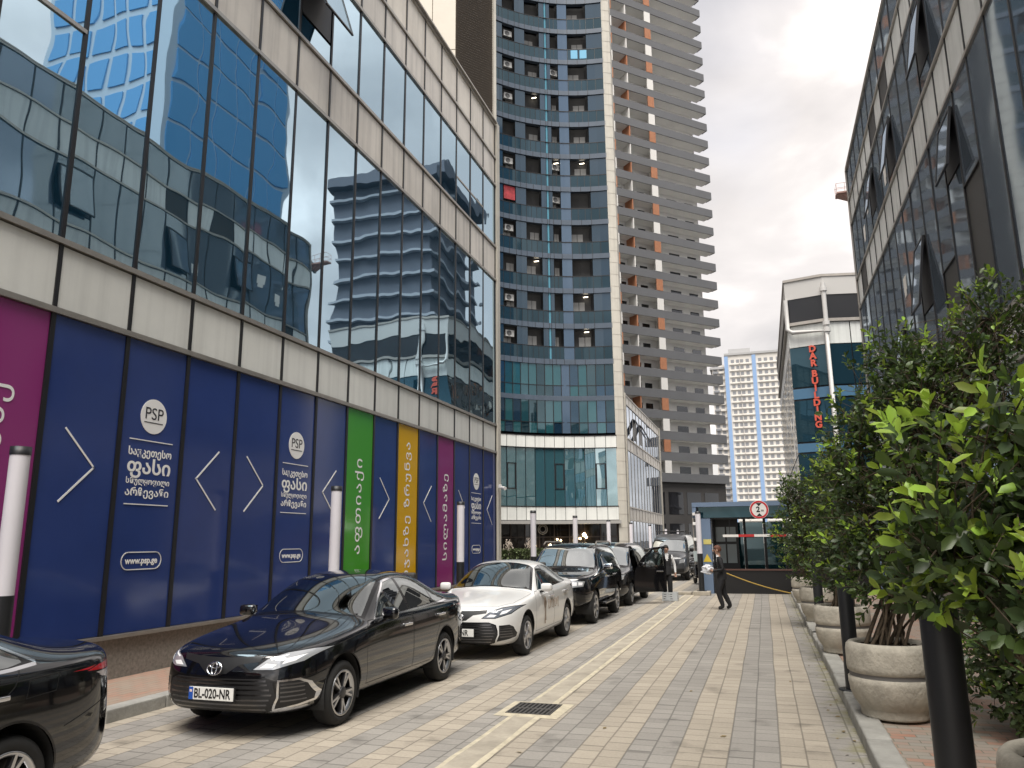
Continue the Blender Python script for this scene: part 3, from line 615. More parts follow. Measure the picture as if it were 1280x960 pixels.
# ------------------------------------------------------------------ balcony tower behind
BT = thing('balcony_tower', 'tall pale apartment tower with long dark grey balcony parapets and orange dividers', 'tower')
Lp, Rp = Vector((-25.6, 97.2, 0)), Vector((-4.6, 118.4, 0)); ax = (Rp-Lp).normalized(); nr = Vector((ax.y, -ax.x, 0)); LEN = (Rp-Lp).length
MT = Matrix((ax, nr, Vector((0, 0, 1)))).transposed()
def BP(s, n, z): return Lp+ax*s+nr*n+Vector((0, 0, z))
def bb(mb, s0, s1, n0, n1, z0, z1): mb.bbox(BP((s0+s1)/2, (n0+n1)/2, (z0+z1)/2), ((s1-s0)/2, (n1-n0)/2, (z1-z0)/2), MT)
BW = mat('render_white', (.72, .715, .70), .8, noise=(.3, .06)); PG = mat('parapet_grey', (.12, .124, .132), .6, noise=(.25, .08)); OR = mat('orange_tile', (.38, .165, .085), .7, noise=(2, .15)); WD = mat('divider_white', (.70, .69, .66), .7); CEIL = mat('soffit_cream', (.80, .79, .765), .8)
WINM = glass_mat('flat_window', (.02, .02, .022), (.35, .37, .4), .12, .5, None, .03)
b = MB(); bb(b, -6, LEN-1.0, -18, -1.9, 0, 112); b.build('wall', BW, BT)
FH = 3.0; NF = 34; Z0 = 10.2; nw = 0; ws = MB(); random.seed(77)
for f in range(NF):
    z = Z0+f*FH; ext = .5*min(1, max(0, (8-f)/8))
    b = MB(); bb(b, -6, LEN+.35, -.14, 0, z-.22, z+1.02); bb(b, LEN+.2, LEN+.35, -1.2, -.14, z-.22, z+1.02); o = b.build('balcony', PG, BT)
    b = MB(); bb(b, -6, LEN+.2, -1.9, -.14, z-.20, z+.0); b.build('slab', CEIL, o)
    for k, s in enumerate((3.2, 10.8, 18.4)):
        odd = (f+k) % 2
        b = MB(); bb(b, s, s+1.15, -.12, .03, z+1.02, z+2.78); b.build('divider', OR if odd else WD, o)
        b = MB(); bb(b, s+1.0, s+1.15, -1.9, -.12, z, z+2.78); b.build('divider', BW, o)
    for s in (14.6-.0, 7.0):
        b = MB(); bb(b, s, s+.18, -1.9, -.05, z, z+2.8); b.build('divider', OR if (f+int(s)) % 2 else WD, o)
    if random.random() < .7: ac_unit(BT, BP(10.2, -.6, z+2.0), ax, nr, 1.1)
    if random.random() < .5: ac_unit(BT, BP(2.6, -.6, z+2.0), ax, nr, 1.1)
    for s, w in ((5.0, 1.7), (8.4, .9), (12.2, 2.0), (15.4, .9), (16.9, 1.3), (20.2, .9), (22.6, 2.0), (26.2, 1.7)):
        m = MB(); bb(m, s, s+w, -1.92, -1.86, z+.75, z+2.2)
        if nw < 98: m.build('window', WINM, BT); nw += 1
        else: ws.add(m.v, m.f)
o = ws.build('window', WINM, BT); o['kind'] = 'stuff'
b = MB(); bb(b, -6, LEN+.1, -12, -.6, 0, Z0-.25); b.build('base_wall', mat('base_dark', (.055, .052, .05), .6, noise=(.3, .2)), BT)
b = MB()
for i in range(7): bb(b, 6+i*3.3, 8.6+i*3.3, -.62, -.55, 1, 4.2); bb(b, 6+i*3.3, 8.6+i*3.3, -.62, -.55, 5.5, 8.6)
b.build('base_window', WINM, BT)
BPL = thing('balcony_plants', 'green bushy plants spilling over one balcony of the pale tower', 'plants', BP(8.0, -.5, Z0+5*FH+1.0))
LEAFM = mat('plant_green', (.06, .10, .03), .7)
b = MB(); random.seed(8)
for i in range(500):
    p = Vector((random.gauss(0, 1.6), random.gauss(0, .25), abs(random.gauss(0, .55)))); q = Vector((random.uniform(-1, 1), random.uniform(-1, 1), random.uniform(-1, 1)))*.13; r = q.cross(Vector((.3, .5, .8))).normalized()*.09
    p = Vector(ax)*p.x+nr*p.y+Vector((0, 0, p.z)); b.add([p-q, p+r, p+q, p-r], [(0, 1, 2, 3)])
b.build('foliage', LEAFM, BPL); b = MB(); b.bbox((0, 0, -.15), (1.8, .14, .14), MT, .01); b.build('planter_box', mat('terracotta', (.28, .12, .07), .8), BPL)
# ------------------------------------------------------------------ far blue and white tower
FT = thing('distant_tower', 'distant white apartment tower with two bright blue vertical stripes', 'tower')
y0 = 372; xs0, xs1 = -18.6, 14; FW_ = mat('far_white', (.70, .67, .62), .8); FB = mat('far_blue', (.26, .40, .64), .7); FWI = mat('far_window', (.26, .27, .29), .4); FGR = mat('far_roof', (.42, .42, .42), .8)
b = MB(); b.box(xs0+6, xs1, y0, y0+25, 0, 88); b.box(xs0, xs0+6.2, y0+2, y0+20, 0, 82); b.build('wall', FW_, FT)
b = MB(); b.box(xs0-1, xs0+7, y0+1, y0+20, 82, 83); b.box(xs0+6, xs1, y0-.6, y0+25, 88, 89); b.box(xs0+8, xs0+18, y0+4, y0+18, 89, 92); b.build('roof', FGR, FT)
for x0 in (xs0+6.0, xs0+18.6):
    b = MB(); b.box(x0, x0+1.7, y0-.5, y0, 0, 87.5); b.build('blue_stripe', FB, FT)
ws = MB(); n = 0; random.seed(2)
for f in range(27):
    z = 4+f*3.05
    for x in (xs0+.6, xs0+3.2): 
        b = MB(); b.bbox((x+1.1, y0+1.6, z+.1), (1.35, .5, .45)); b.build('balcony', FW_, FT) if f > 7 and x > xs0+1 else ws.add(b.v, b.f)
    for x in (xs0+.8, xs0+3.4, xs0+9.0, xs0+11.4, xs0+13.2, xs0+15.8, xs0+21.4, xs0+24, xs0+26.6, xs0+29.4):
        b = MB(); yy = y0+1.95 if x < xs0+6 else y0-.04; b.box(x, x+1.5, yy, yy+.2, z+.9, z+2.5)
        if n < 98 and f > 8: b.build('window', FWI, FT); n += 1
        else: ws.add(b.v, b.f)
    b = MB(); b.box(xs0+8.3, xs0+18.4, y0-.5, y0, z, z+.45); b.box(xs0+20.8, xs1, y0-.5, y0, z, z+.45); b.box(xs0+12.8, xs0+13.0, y0-.5, y0, z, z+2.6); b.build('balcony', FW_, FT)
o = ws.build('window', FWI, FT); o['kind'] = 'stuff'
# ------------------------------------------------------------------ corner building with the red letters
DB = thing('corner_building', 'grey corner building with vertical red lettering and white pipes on its chamfered edge', 'building')
XD = 2.15; G0 = (2.15, 47.2); G1 = (4.25, 46.65); G2 = (12, 48.2)
foot = [G0, G1, G2, (12, 72), (2.15, 72)]
ins = lambda d: [(G0[0]+d, G0[1]+d*.3), (G1[0]+d*.1, G1[1]+d), (G2[0], G2[1]+d), (12, 72), (2.15+d, 72)]
DGL = glass_mat('corner_blue_glass', (.012, .034, .05), (.30, .48, .56), .10, .5, (.4, .008))
b = MB(); b.prism(ins(.12), 0, 16.9); b.build('wall', DARK, DB)
b = MB(); b.prism(foot, 15.95, 17.05); b.build('roof_band', mat('roof_band_grey', (.50, .49, .47), .6, noise=(.4, .008)), DB)
b = MB(); b.prism([(p[0]-.06*(p[0] < 4.5), p[1]-.06*(p[1] < 50)) for p in foot], 17.05, 17.2); b.build('roof_edge', ALU, DB)
b = MB(); b.prism(ins(.06), 14.5, 15.95); b.build('attic_window', glass_mat('attic_glass', (.02, .02, .022), (.28, .29, .3), .1, .45, None), DB)
b = MB(); b.prism([(p[0]-.12*(p[0] < 4.5), p[1]-.12*(p[1] < 50)) for p in foot], 14.3, 14.48); b.build('ledge', ALU, DB)
def wallseg(a, c, name, n, z0, z1, m, gap=.03, th=.05, inset=0):
    a, c = Vector((*a, 0)), Vector((*c, 0)); ax = (c-a).normalized(); nr = Vector((ax.y, -ax.x, 0)); MM = Matrix((ax, nr, Vector((0, 0, 1)))).transposed(); l = (c-a).length
    for i in range(n):
        s0, s1 = l*i/n+gap, l*(i+1)/n-gap; b = MB(); b.bbox(a+ax*(s0+s1)/2+Vector((0, 0, (z0+z1)/2))-nr*(th/2+.03+inset), ((s1-s0)/2, th/2, (z1-z0)/2), MM); b.build(name, m, DB)
wallseg(G0, G1, 'spandrel_panel', 1, 13.0, 14.28, PANELR); wallseg(G1, G2, 'spandrel_panel', 6, 13.0, 14.28, PANELR)
for z0, z1, m in ((10.6, 12.95, DGL), (9.9, 10.5, mat('blue_band', (.07, .16, .26), .3)), (7.4, 9.8, DGL), (6.8, 7.3, mat('blue_band')), (3.6, 6.7, DGL), (0, 3.5, DGL)):
    nm = 'window' if m is DGL else 'spandrel_panel'
    wallseg(G0, G1, nm, 1, z0, z1, m); wallseg(G1, G2, nm, 6, z0, z1, m)
SG = glass_mat('street_glass', (.05, .045, .04), (.62, .60, .56), .32, .85, (.7, .05))
wallseg((2.15, 72), G0, 'window', 14, .3, 6.6, SG); wallseg((2.15, 72), G0, 'window', 14, 6.7, 13.0, SG); wallseg((2.15, 72), G0, 'spandrel_panel', 14, 13.1, 14.2, PANELR)
PIPE = mat('white_pipe', (.58, .57, .55), .5)
b = MB(); b.tube([(G0[0], G0[1]-.15, 15.9), (G0[0], G0[1]-.15, 14.1), (G0[0]+.25, G0[1]-.32, 13.85), (G1[0]-.05, G1[1]-.22, 13.7), (G1[0], G1[1]-.22, 0)], .13, 8); b.tube([(G1[0], G1[1]-.22, 16.6), (G1[0], G1[1]-.22, 13.5)], .13, 8)
for z in (16.2, 14.15, 13.75): b.tube([(G1[0], G1[1]-.22, z-.12), (G1[0], G1[1]-.22, z+.12)], .2, 8)
b.build('drain_pipe', PIPE, DB)
LET = mat('red_letters', (.62, .10, .06), .4)
a, c = Vector((*G0, 0)), Vector((*G1, 0)); axl = (c-a).normalized(); nrl = Vector((axl.y, -axl.x, 0))
z = 12.75
lt = MB()
for ch in 'DAR BUILDING':
    if ch == ' ': z -= .2; continue
    m = Matrix((axl, Vector((0, 0, 1)), nrl)).transposed().to_4x4(); m.translation = a+axl*1.32+nrl*.12+Vector((0, 0, z))
    add_text(lt, ch, m, size=.52, bold=.022, ext=.04); z -= .425
lt.build('lettering', LET, DB)
# ------------------------------------------------------------------ towers seen only in the mirror glass
MTW = thing('scaffolded_tower', 'dark tower under construction mirrored in the blue windows', 'tower')
b = MB(); b.box(24, 38, 92, 108, 0, 52); b.build('wall', mat('raw_concrete_dark', (.13, .14, .17), .8), MTW)
b = MB()
for f in range(17): b.box(23.2, 38.4, 91.2, 108.5, 2+f*3, 2.35+f*3)
b.build('slab', mat('raw_slab', (.36, .38, .42), .8), MTW)
b = MB(); b.box(22.2, 38.8, 90.4, 109, 52, 53.5); b.build('roof', mat('raw_concrete_dark'), MTW)
MT2 = thing('white_tower', 'pale tower with blue glass grid mirrored in the blue windows', 'tower')
b = MB(); b.box(23, 36, 42, 56, 0, 62); b.build('wall', mat('tower_white', (.48, .58, .68), .6), MT2)
b = MB(); gb = mat('sky_blue_glazing', (.13, .38, .70), .15)
for f in range(19):
    for i in range(6): b.box(22.9, 23.1, 42.6+i*2.2, 44.6+i*2.2, 2.6+f*3.1, 5.4+f*3.1)
    for i in range(6): b.box(24.5+i*1.9, 26+i*1.9, 41.9, 42.1, 3+f*3.1, 5.4+f*3.1)
o = b.build('window', gb, MT2); o['kind'] = 'stuff'
# ------------------------------------------------------------------ parking entrance
PE = thing('parking_entrance', 'blue-grey steel and glass canopy over a car park ramp with dark low wall', 'canopy', (0, 30, 0))
BG = mat('blue_grey_steel', (.15, .21, .31), .45, noise=(1, .06)); RG = glass_mat('ramp_glass', (.012, .05, .06), (.40, .56, .62), .18, .6, (.5, .008), .02)
b = MB(); b.box(-2.35, -1.88, -.2, .25, 0, 2.75); b.build('column', BG, PE)
b = MB(); b.box(3.6, 3.9, -.2, .25, 0, 2.75); b.build('column', BG, PE)
b = MB(); b.box(-2.5, 4.0, -.35, 8.3, 3.12, 3.28); b.box(-2.5, -2.36, -.34, 8.3, 2.72, 3.11); b.build('roof', BG, PE)
b = MB(); b.box(-2.28, 4.0, -.22, -.14, 2.72, 3.11); b.build('fascia_glass', glass_mat('fascia_teal', (.008, .030, .045), (.30, .45, .5), .12, .5), PE)
b = MB()
for x in (-.4, 1.2, 2.8): b.box(x, x+.05, -.25, -.221, 2.72, 3.11)
b.box(-2.3, 3.9, -.10, .0, 2.66, 2.74)
for i in range(5): b.box(-1.8, 3.9, .8+i*1.5, .95+i*1.5, 2.85, 3.08)
b.build('beam', mat('dark_steel', (.05, .055, .06), .5), PE)
b = MB(); b.box(-1.86, 3.6, -.05, .08, -.02, .82); b.build('low_wall', mat('black_board', (.012, .012, .013), .35), PE)
b = MB(); b.box(-1.9, 3.65, -.09, .12, .821, .87); b.build('wall_cap', mat('brown_cap', (.10, .05, .04), .6), PE)
for i in range(7):
    x0 = -1.5+i*.76; b = MB(); b.box(x0+.05, x0+.7, 2.6, 2.64, .1, 2.6); b.build('glass_panel', RG, PE)
b = MB()
for i in range(8): b.box(-1.5+i*.76-.05, -1.5+i*.76+.05, 2.56, 2.7, 0, 2.75)
b.box(-1.86, -1.82, .3, 2.6, 0, 2.75); b.build('frame', BLK, PE)
b = MB()
for x in (-1.78, -1.38): b.box(x, x+.34, 1.2, 1.22, 1.05, 1.75); b.box(x, x+.34, 1.2, 1.22, 1.85, 2.4)
b.build('door_pane', mat('door_pane', (.30, .36, .38), .2), PE)
b = MB(); b.box(-1.86, -.95, 1.23, 1.3, 0, 2.7); b.build('door', BLK, PE)
b = MB(); b.box(.9, .98, .3, 2.3, 2.62, 2.66); b.build('strip_light', mat('led_white', (1, 1, 1), .5, emit=((1, .97, .92), 5)), PE)
b = MB(); b.bbox((-2.02, -.206, 1.85), (.14, .004, .09)); b.build('sticker', mat('yellow_sticker', (.62, .55, .18), .5), PE)
b = MB(); b.add([(-2.2, -.207, 1.13), (-1.9, -.207, 1.13), (-2.05, -.207, 1.42), (-2.2, -.203, 1.13), (-1.9, -.203, 1.13), (-2.05, -.203, 1.42)], [(0, 1, 2), (5, 4, 3), (0, 3, 4, 1), (1, 4, 5, 2), (2, 5, 3, 0)]); b.build('sticker', mat('warning_yellow', (.70, .52, .05), .5), PE)
b = MB(); b.bbox((-2.42, -.3, 2.86), (.07, .12, .05), bev=.01); b.tube([(-2.4, -.2, 2.9), (-2.4, -.2, 3.12)], .015, 6); b.build('camera_box', WHITE, PE)
# height sign
SG2 = thing('height_sign', 'round red-bordered height limit sign reading 2 m on the canopy edge', 'sign', (-.12, 29.62, 2.98))
Msg = Matrix.Rotation(R(90), 4, 'X')
RED = mat('sign_red', (.55, .02, .03), .4); SW = mat('sign_white', (.80, .79, .76), .4); SB = mat('sign_black', (.012, .012, .012), .4)
b = MB(); b.lathe([(.001, 0), (.33, 0), (.33, .012), (.001, .012)], 36, Msg, False); b.build('plate', SW, SG2)
b = MB(); b.lathe([(.315, .012), (.315, .017), (.255, .017), (.255, .012)], 36, Msg, False); b.build('border', RED, SG2)
b = MB()
for s in (1, -1): b.add([(-.10, -.0135-.004*k, s*.235) for k in (0, 1)]+[(.10, -.0135-.004*k, s*.235) for k in (0, 1)]+[(0, -.0135-.004*k, s*.125) for k in (0, 1)], [(0, 2, 4), (1, 5, 3), (0, 1, 3, 2), (2, 3, 5, 4), (4, 5, 1, 0)])
Mt = Matrix.Translation((-.035, -.016, 0)) @ Msg
add_text(b, '2', Mt, size=.27, bold=.008, ext=.001); add_text(b, 'm', Matrix.Translation((.115, -.016, -.03)) @ Msg, size=.13, bold=.003, ext=.001); b.build('lettering', SB, SG2)
b = MB(); b.box(-.03, .03, .0, .12, -.2, .2); b.build('bracket', ALU, SG2)
# boom
BM = thing('barrier_boom', 'red and white striped height bar hanging across the car park entrance', 'barrier', (-1.45, 29.75, 2.06))
RP = mat('boom_red', (.50, .03, .03), .5); 
for i in range(9): b = MB(); b.bbox((i*.55+.275, 0, 0), (.2748, .04, .045)); b.build('red_band' if i % 2 else 'white_band', RP if i % 2 else SW, BM)
for x in (.25, 4.3): b = MB(); b.tube([(x, 0, .045), (x, 0, .62)], .01, 5); b.build('chain', BLK, BM)
ROPE = thing('yellow_rope', 'thin ochre rope sloping down in front of the dark ramp wall', 'rope', (-1.6, 29.55, 0))
b = MB(); b.tube([(t*2.7, -.5*t, .82-.80*t-.18*sin(pi*t)*.5) for t in [i/12 for i in range(13)]], .022, 6); b.build('rope', mat('ochre_rope', (.36, .24, .05), .8), ROPE)
# street lamp and cafe hedge
SL = thing('street_lamp', 'thin grey lamp post with two small white spotlights by the dark building', 'lamp', (-3.3, 39.4, 0))
b = MB(); b.tube([(0, 0, 0), (0, 0, 3.3)], [.05, .03], 8); b.build('pole', ALU, SL)
for z in (2.7, 1.95): b = MB(); b.bbox((.1, -.08, z), (.11, .09, .07), bev=.02); b.build('spotlight', WHITE, SL)
CH = thing('hedge_planter', 'low green hedge planter with pale plumes in front of the cafe', 'planter', (-14.9, 50.5, 0))
b = MB(); b.bbox((0, 0, .35), (2.6, .3, .35), bev=.03); b.build('box', mat('planter_dark', (.06, .055, .05), .7), CH)
b = MB(); random.seed(9)
for i in range(1400):
    p = Vector((random.uniform(-2.6, 2.6), random.uniform(-.35, .35), .7+random.random()**.7*.75)); q = Vector((random.uniform(-1, 1), random.uniform(-1, 1), random.uniform(-1, 1)))*.09; r = q.cross(Vector((.3, .5, .8))).normalized()*.06; b.add([p-q, p+r, p+q, p-r], [(0, 1, 2, 3)])
b.build('foliage', mat('hedge_leaf', (.10, .13, .05), .7), CH)
b = MB()
for x in (-1.6, -.1):
    for i in range(40): p = Vector((x+random.gauss(0, .14), random.gauss(0, .1), 1.75+random.gauss(0, .2))); b.tube([p, p+Vector((random.gauss(0, .1), 0, -.18))], [.035, .01], 4)
    b.tube([(x, 0, .7), (x, 0, 1.6)], .02, 5)
b.build('plumes', mat('cream_plume', (.55, .47, .40), .9), CH)
# ------------------------------------------------------------------ vehicles
def paint(name, col, rough=.25, coat=1.0):
    m = mat(name, col, rough, 0, .5, coat); return m
P_BLACK = paint('black_paint', (.003, .003, .004), .08); P_WHITE = paint('white_car_paint', (.72, .72, .71), .3); P_GREY = paint('anthracite_paint', (.05, .052, .056), .3); P_DARK = paint('dark_paint', (.005, .005, .006), .1)
PLAST = mat('black_plastic', (.012, .012, .013), .45); GLOSSB = mat('gloss_black', (.005, .005, .006), .12); GAP = mat('panel_gap', (.002, .002, .002), .9)
CHR = mat('chrome', (.75, .75, .76), .12, 1); DCHR = mat('dark_chrome', (.16, .16, .17), .22, 1); RUB = mat('tyre_rubber', (.014, .014, .014), .8, noise=(12, .3)); RIMS = mat('machined_rim', (.55, .55, .56), .28, 1); RIMD = mat('rim_dark', (.03, .03, .033), .35)
LAMP = mat('headlight_glass', (.55, .57, .59), .08, .55, .6, 1); LAMPD = mat('headlight_dark', (.06, .065, .075), .08, .2, .6, 1); LAMPW = mat('headlight_white', (.85, .86, .88), .12)
TAIL = mat('taillight_red', (.45, .01, .018), .08, 0, .6, 1); TAILC = mat('taillight_clear', (.50, .45, .45), .08, 0, .6, 1)
INTER = mat('car_interior', (.018, .018, .018), .8); SEAT = mat('seat_leather', (.03, .028, .026), .6); BEIGE = mat('headliner', (.30, .29, .27), .9)
def car_glass(name='car_glass', lo=.30):
    m = bpy.data.materials.new(name); m.use_nodes = True; nt = m.node_tree; N = nt.nodes; L = nt.links; N.clear()
    o = N.new('ShaderNodeOutputMaterial'); mx = N.new('ShaderNodeMixShader'); t = N.new('ShaderNodeBsdfTransparent'); t.inputs[0].default_value = (.30, .35, .34, 1)
    g = N.new('ShaderNodeBsdfGlossy'); g.inputs[0].default_value = (.92, .96, .95, 1); g.inputs['Roughness'].default_value = .0
    f = N.new('ShaderNodeLayerWeight'); f.inputs[0].default_value = .35
    mr = N.new('ShaderNodeMapRange'); L.new(f.outputs['Fresnel'], mr.inputs[0]); mr.inputs[3].default_value = lo; mr.inputs[4].default_value = 1.0
    L.new(mr.outputs[0], mx.inputs[0]); L.new(t.outputs[0], mx.inputs[1]); L.new(g.outputs[0], mx.inputs[2]); L.new(mx.outputs[0], o.inputs[0]); return m
CGL = car_glass(); CGW = car_glass('bright_windscreen', .68)
def cage(st, front, rear):
    """st: stations (u, zb, [K0..K6 as (y,z)], (zT2,zT1,zT0), (dT2,dT1,dT0)); front/rear: rows k=1..5 of (z, (u0,u1,u2)) plus column fractions"""
    V = []; F = []
    def nv(p): V.append(p); return len(V)-1
    rings = []
    fr = (0, .36, .72)
    for u, zb, K, T, dT in st:
        w0 = K[0][0]; w6 = K[6][0]
        r = [nv((w0*f, u, zb)) for f in fr]+[nv((y, u+(k[2] if len(k) > 2 else 0), z)) for k in K for y, z in [k[:2]]]+[nv((w6*f, u+dT[i], T[i])) for i, f in ((0, .72), (1, .36), (2, 0))]
        rings.append(r)
    for a, c in zip(rings, rings[1:]):
        for i in range(12): F.append((a[i], a[i+1], c[i+1], c[i]))
    def cap(r, rows, flip):
        g = [[r[0], r[1], r[2], r[3]]]
        for k, (z, us) in enumerate(rows): 
            yk = V[r[4+k]][0]; g.append([nv((yk*f, us[i], z)) for i, f in enumerate((0, .42, .8))]+[r[4+k]])
        g.append([r[12], r[11], r[10], r[9]])
        for k in range(6):
            for c in range(3):
                q = (g[k][c], g[k][c+1], g[k+1][c+1], g[k+1][c]); F.append(q if not flip else q[::-1])
    cap(rings[0], front, False); cap(rings[-1], rear, True)
    n = len(V)
    mir = [i if V[i][0] < 1e-6 else None for i in range(n)]
    for i in range(n):
        if mir[i] is None: V.append((-V[i][0], V[i][1], V[i][2])); mir[i] = len(V)-1
    F += [tuple(mir[i] for i in f)[::-1] for f in F]
    me = bpy.data.meshes.new('cage'); me.from_pydata(V, [], F)
    bm = bmesh.new(); bm.from_mesh(me); bmesh.ops.recalc_face_normals(bm, faces=bm.faces); bm.to_mesh(me); bm.free()
    o = bpy.data.objects.new('cage', me); COL.objects.link(o); s = o.modifiers.new('s', 'SUBSURF'); s.levels = 3; s.render_levels = 3
    m2 = ev_mesh(o); bpy.data.objects.remove(o); bpy.data.meshes.remove(me)
    bm = bmesh.new(); bm.from_mesh(m2); bpy.data.meshes.remove(m2); bm.normal_update()
    bm.faces.layers.int.new('tag'); return bm
def inpoly(p, poly):
    x, y = p; r = False; j = len(poly)-1
    for i in range(len(poly)):
        (xi, yi), (xj, yj) = poly[i], poly[j]
        if (yi > y) != (yj > y) and x < (xj-xi)*(y-yi)/(yj-yi)+xi: r = not r
        j = i
    return r
AX = {'side': (lambda c: (c.y, c.z), lambda a, b: (Vector((0, a, b)))), 'front': (lambda c: (c.x, c.z), lambda a, b: Vector((a, 0, b))), 'top': (lambda c: (c.x, c.y), lambda a, b: Vector((a, b, 0)))}
def region(bm, view, poly, tg, cond):
    """cut the outline poly (seen from view) into the skin and give the faces inside it the tag"""
    pr, un = AX[view]; lay = bm.faces.layers.int['tag']
    pxs = [p[0] for p in poly]; pys = [p[1] for p in poly]; x0, x1, y0, y1 = min(pxs)-.02, max(pxs)+.02, min(pys)-.02, max(pys)+.02
    def near(f, bx):
        a = [pr(v.co) for v in f.verts]
        return max(p[0] for p in a) > bx[0] and min(p[0] for p in a) < bx[1] and max(p[1] for p in a) > bx[2] and min(p[1] for p in a) < bx[3]
    cand = [f for f in bm.faces if cond(f.calc_center_median(), f.normal) and near(f, (x0, x1, y0, y1))]
    keep = set(cand)
    for i in range(len(poly)):
        p, q = poly[i], poly[(i+1) % len(poly)]
        d = Vector((q[0]-p[0], q[1]-p[1]));
        if d.length < 1e-6: continue
        d.normalize(); nn = un(-d.y, d.x); co = un(*p)
        bx = (min(p[0], q[0])-.004, max(p[0], q[0])+.004, min(p[1], q[1])-.004, max(p[1], q[1])+.004)
        sub = [f for f in keep if f.is_valid and near(f, bx)]
        if not sub: continue
        es = {e for f in sub for e in f.edges}; vs = {v for f in sub for v in f.verts}
        r = bmesh.ops.bisect_plane(bm, geom=list(vs)+list(es)+sub, plane_co=co, plane_no=nn, dist=1e-5)
        keep = {f for f in keep if f.is_valid} | {g for g in r['geom'] if isinstance(g, bmesh.types.BMFace)}
    out = []
    for f in keep:
        if f.is_valid:
            c = f.calc_center_median()
            if cond(c, f.normal) and inpoly(pr(c), poly): f[lay] = tg; out.append(f)
    return out
def inset_poly(poly, d):
    a = sum(poly[i][0]*poly[(i+1) % len(poly)][1]-poly[(i+1) % len(poly)][0]*poly[i][1] for i in range(len(poly)))
    s = 1 if a > 0 else -1; n = len(poly); out = []
    for i in range(n):
        p0, p1, p2 = Vector(poly[i-1]), Vector(poly[i]), Vector(poly[(i+1) % n]); d1 = (p1-p0).normalized(); d2 = (p2-p1).normalized()
        n1 = Vector((-d1.y, d1.x))*s; n2 = Vector((-d2.y, d2.x))*s; b = (n1+n2); b = b.normalized() if b.length > 1e-6 else n1; k = d/max(.35, b.dot(n1)); out.append(tuple(p1+b*k))
    return out
def mirx(poly): return [(-x, y) for x, y in poly][::-1]
LSIDE = lambda c, n: c.x > .3 and n.x > .12
RSIDE = lambda c, n: c.x < -.3 and n.x < -.12
def extract(bm, groups, root, dup_tag=()):
    """groups: list of (tags, part name, material list, {tag: material index}, parent index or None, side filter)"""
    bm.normal_update(); lay = bm.faces.layers.int['tag']; res = []
    for tags, name, mats, idx, par, flt in groups:
        fs = [f for f in bm.faces if f[lay] in tags and (flt is None or flt(f.calc_center_median()))]
        if not fs: res.append(None); continue
        vm = {}; V = []; NN = []; FF = []; MI = []
        for f in fs:
            q = []
            for v in f.verts:
                if v not in vm: vm[v] = len(V); V.append(v.co.copy()); NN.append(v.normal.copy())
                q.append(vm[v])
            FF.append(q); MI.append(idx.get(f[lay], 0))
        me = bpy.data.meshes.new(name); me.from_pydata(V, [], FF)
        for m in mats: me.materials.append(m)
        me.polygons.foreach_set('material_index', MI); me.polygons.foreach_set('use_smooth', [True]*len(FF)); me.update()
        me.normals_split_custom_set_from_vertices(NN)
        o = link(name, me, root if par is None else res[par]); res.append(o)
    return res
def circ(u, z, r, n=36): return [(u+r*cos(2*pi*i/n), z+r*sin(2*pi*i/n)) for i in range(n)]
def wheel(root, x, u, r, rim_r, w, style, side):
    """x outer face; side +1 towards +x"""
    M = Matrix.Translation((x, u, r)) @ Matrix.Rotation(pi/2*side, 4, 'Y')
    wh = bpy.data.objects.new('wheel', None); COL.objects.link(wh); wh.parent = root; wh.empty_display_size = .1
    b = MB(); s = rim_r
    b.lathe([(s-.005, -w+.01), (s+.02, -w), (r-.03, -w), (r-.006, -w+.03), (r, -w+.06), (r, -.06), (r-.006, -.03), (r-.03, -.004), (s+.04, .006), (s+.01, .0), (s-.008, -.012)], 44, M); b.build('tyre', RUB, wh)
    b = MB(); b.mi = 1
    b.lathe([(s-.002, -w+.02), (s-.03, -.07), (s-.04, -.03)], 44, M); b.lathe([(s-.04, -.10), (.05, -.11), (.001, -.11)], 30, M)
    b.mi = 0; b.lathe([(s-.04, -.03), (s-.02, .0), (s-.004, .002), (s-.002, -.01)], 44, M)
    n, kind = style
    for k in range(n):
        a = 2*pi*k/n+.15
        for da, wd in ((( -.16, .020), (.16, .020)) if kind == 'Y' else ((0, .040),)):
            d0 = Vector((cos(a), sin(a), 0)); d1 = Vector((cos(a+da), sin(a+da), 0)); t = Vector((-sin(a), cos(a), 0))
            p0 = d0*.045; p1 = d1*(s-.018)
            for (q0, q1, h, mi, ww) in ((p0, p1, -.004, 0, wd*.72), (p0, p1, -.012, 1, wd*1.35)):
                vs = [q0-t*ww*1.0+Vector((0, 0, h-.006)), q0+t*ww*1.0+Vector((0, 0, h-.006)), q1+t*ww*.75+Vector((0, 0, h)), q1-t*ww*.75+Vector((0, 0, h))]
                b.mi = mi; b.add([M @ v for v in vs]+[M @ (v+Vector((0, 0, -.035))) for v in vs], [(0, 1, 2, 3), (7, 6, 5, 4), (0, 4, 5, 1), (1, 5, 6, 2), (2, 6, 7, 3), (3, 7, 4, 0)])
    b.mi = 1; b.lathe([(.062, -.04), (.06, .0), (.05, .004), (.001, .006)], 20, M)
    b.build('rim', [RIMS, RIMD], wh)
    b = MB(); b.lathe([(.16, -.13), (.16, -.115), (.05, -.115)], 24, M); b.build('brake_disc', DCHR, wh)
    return wh
def wheel_well(mb, u, z, r, x0, x1):
    n = 26; s = 1 if x1 > x0 else -1
    for i in range(n):
        a, c = -.35+(pi+.7)*i/n, -.35+(pi+.7)*(i+1)/n
        p = lambda t, x: (x, u+r*cos(t), z+r*sin(t))
        mb.quad(p(a, x0), p(c, x0), p(c, x1), p(a, x1)); mb.add([p(a, x0), p(c, x0), (x0, u, z-.2)], [(0, 1, 2)])
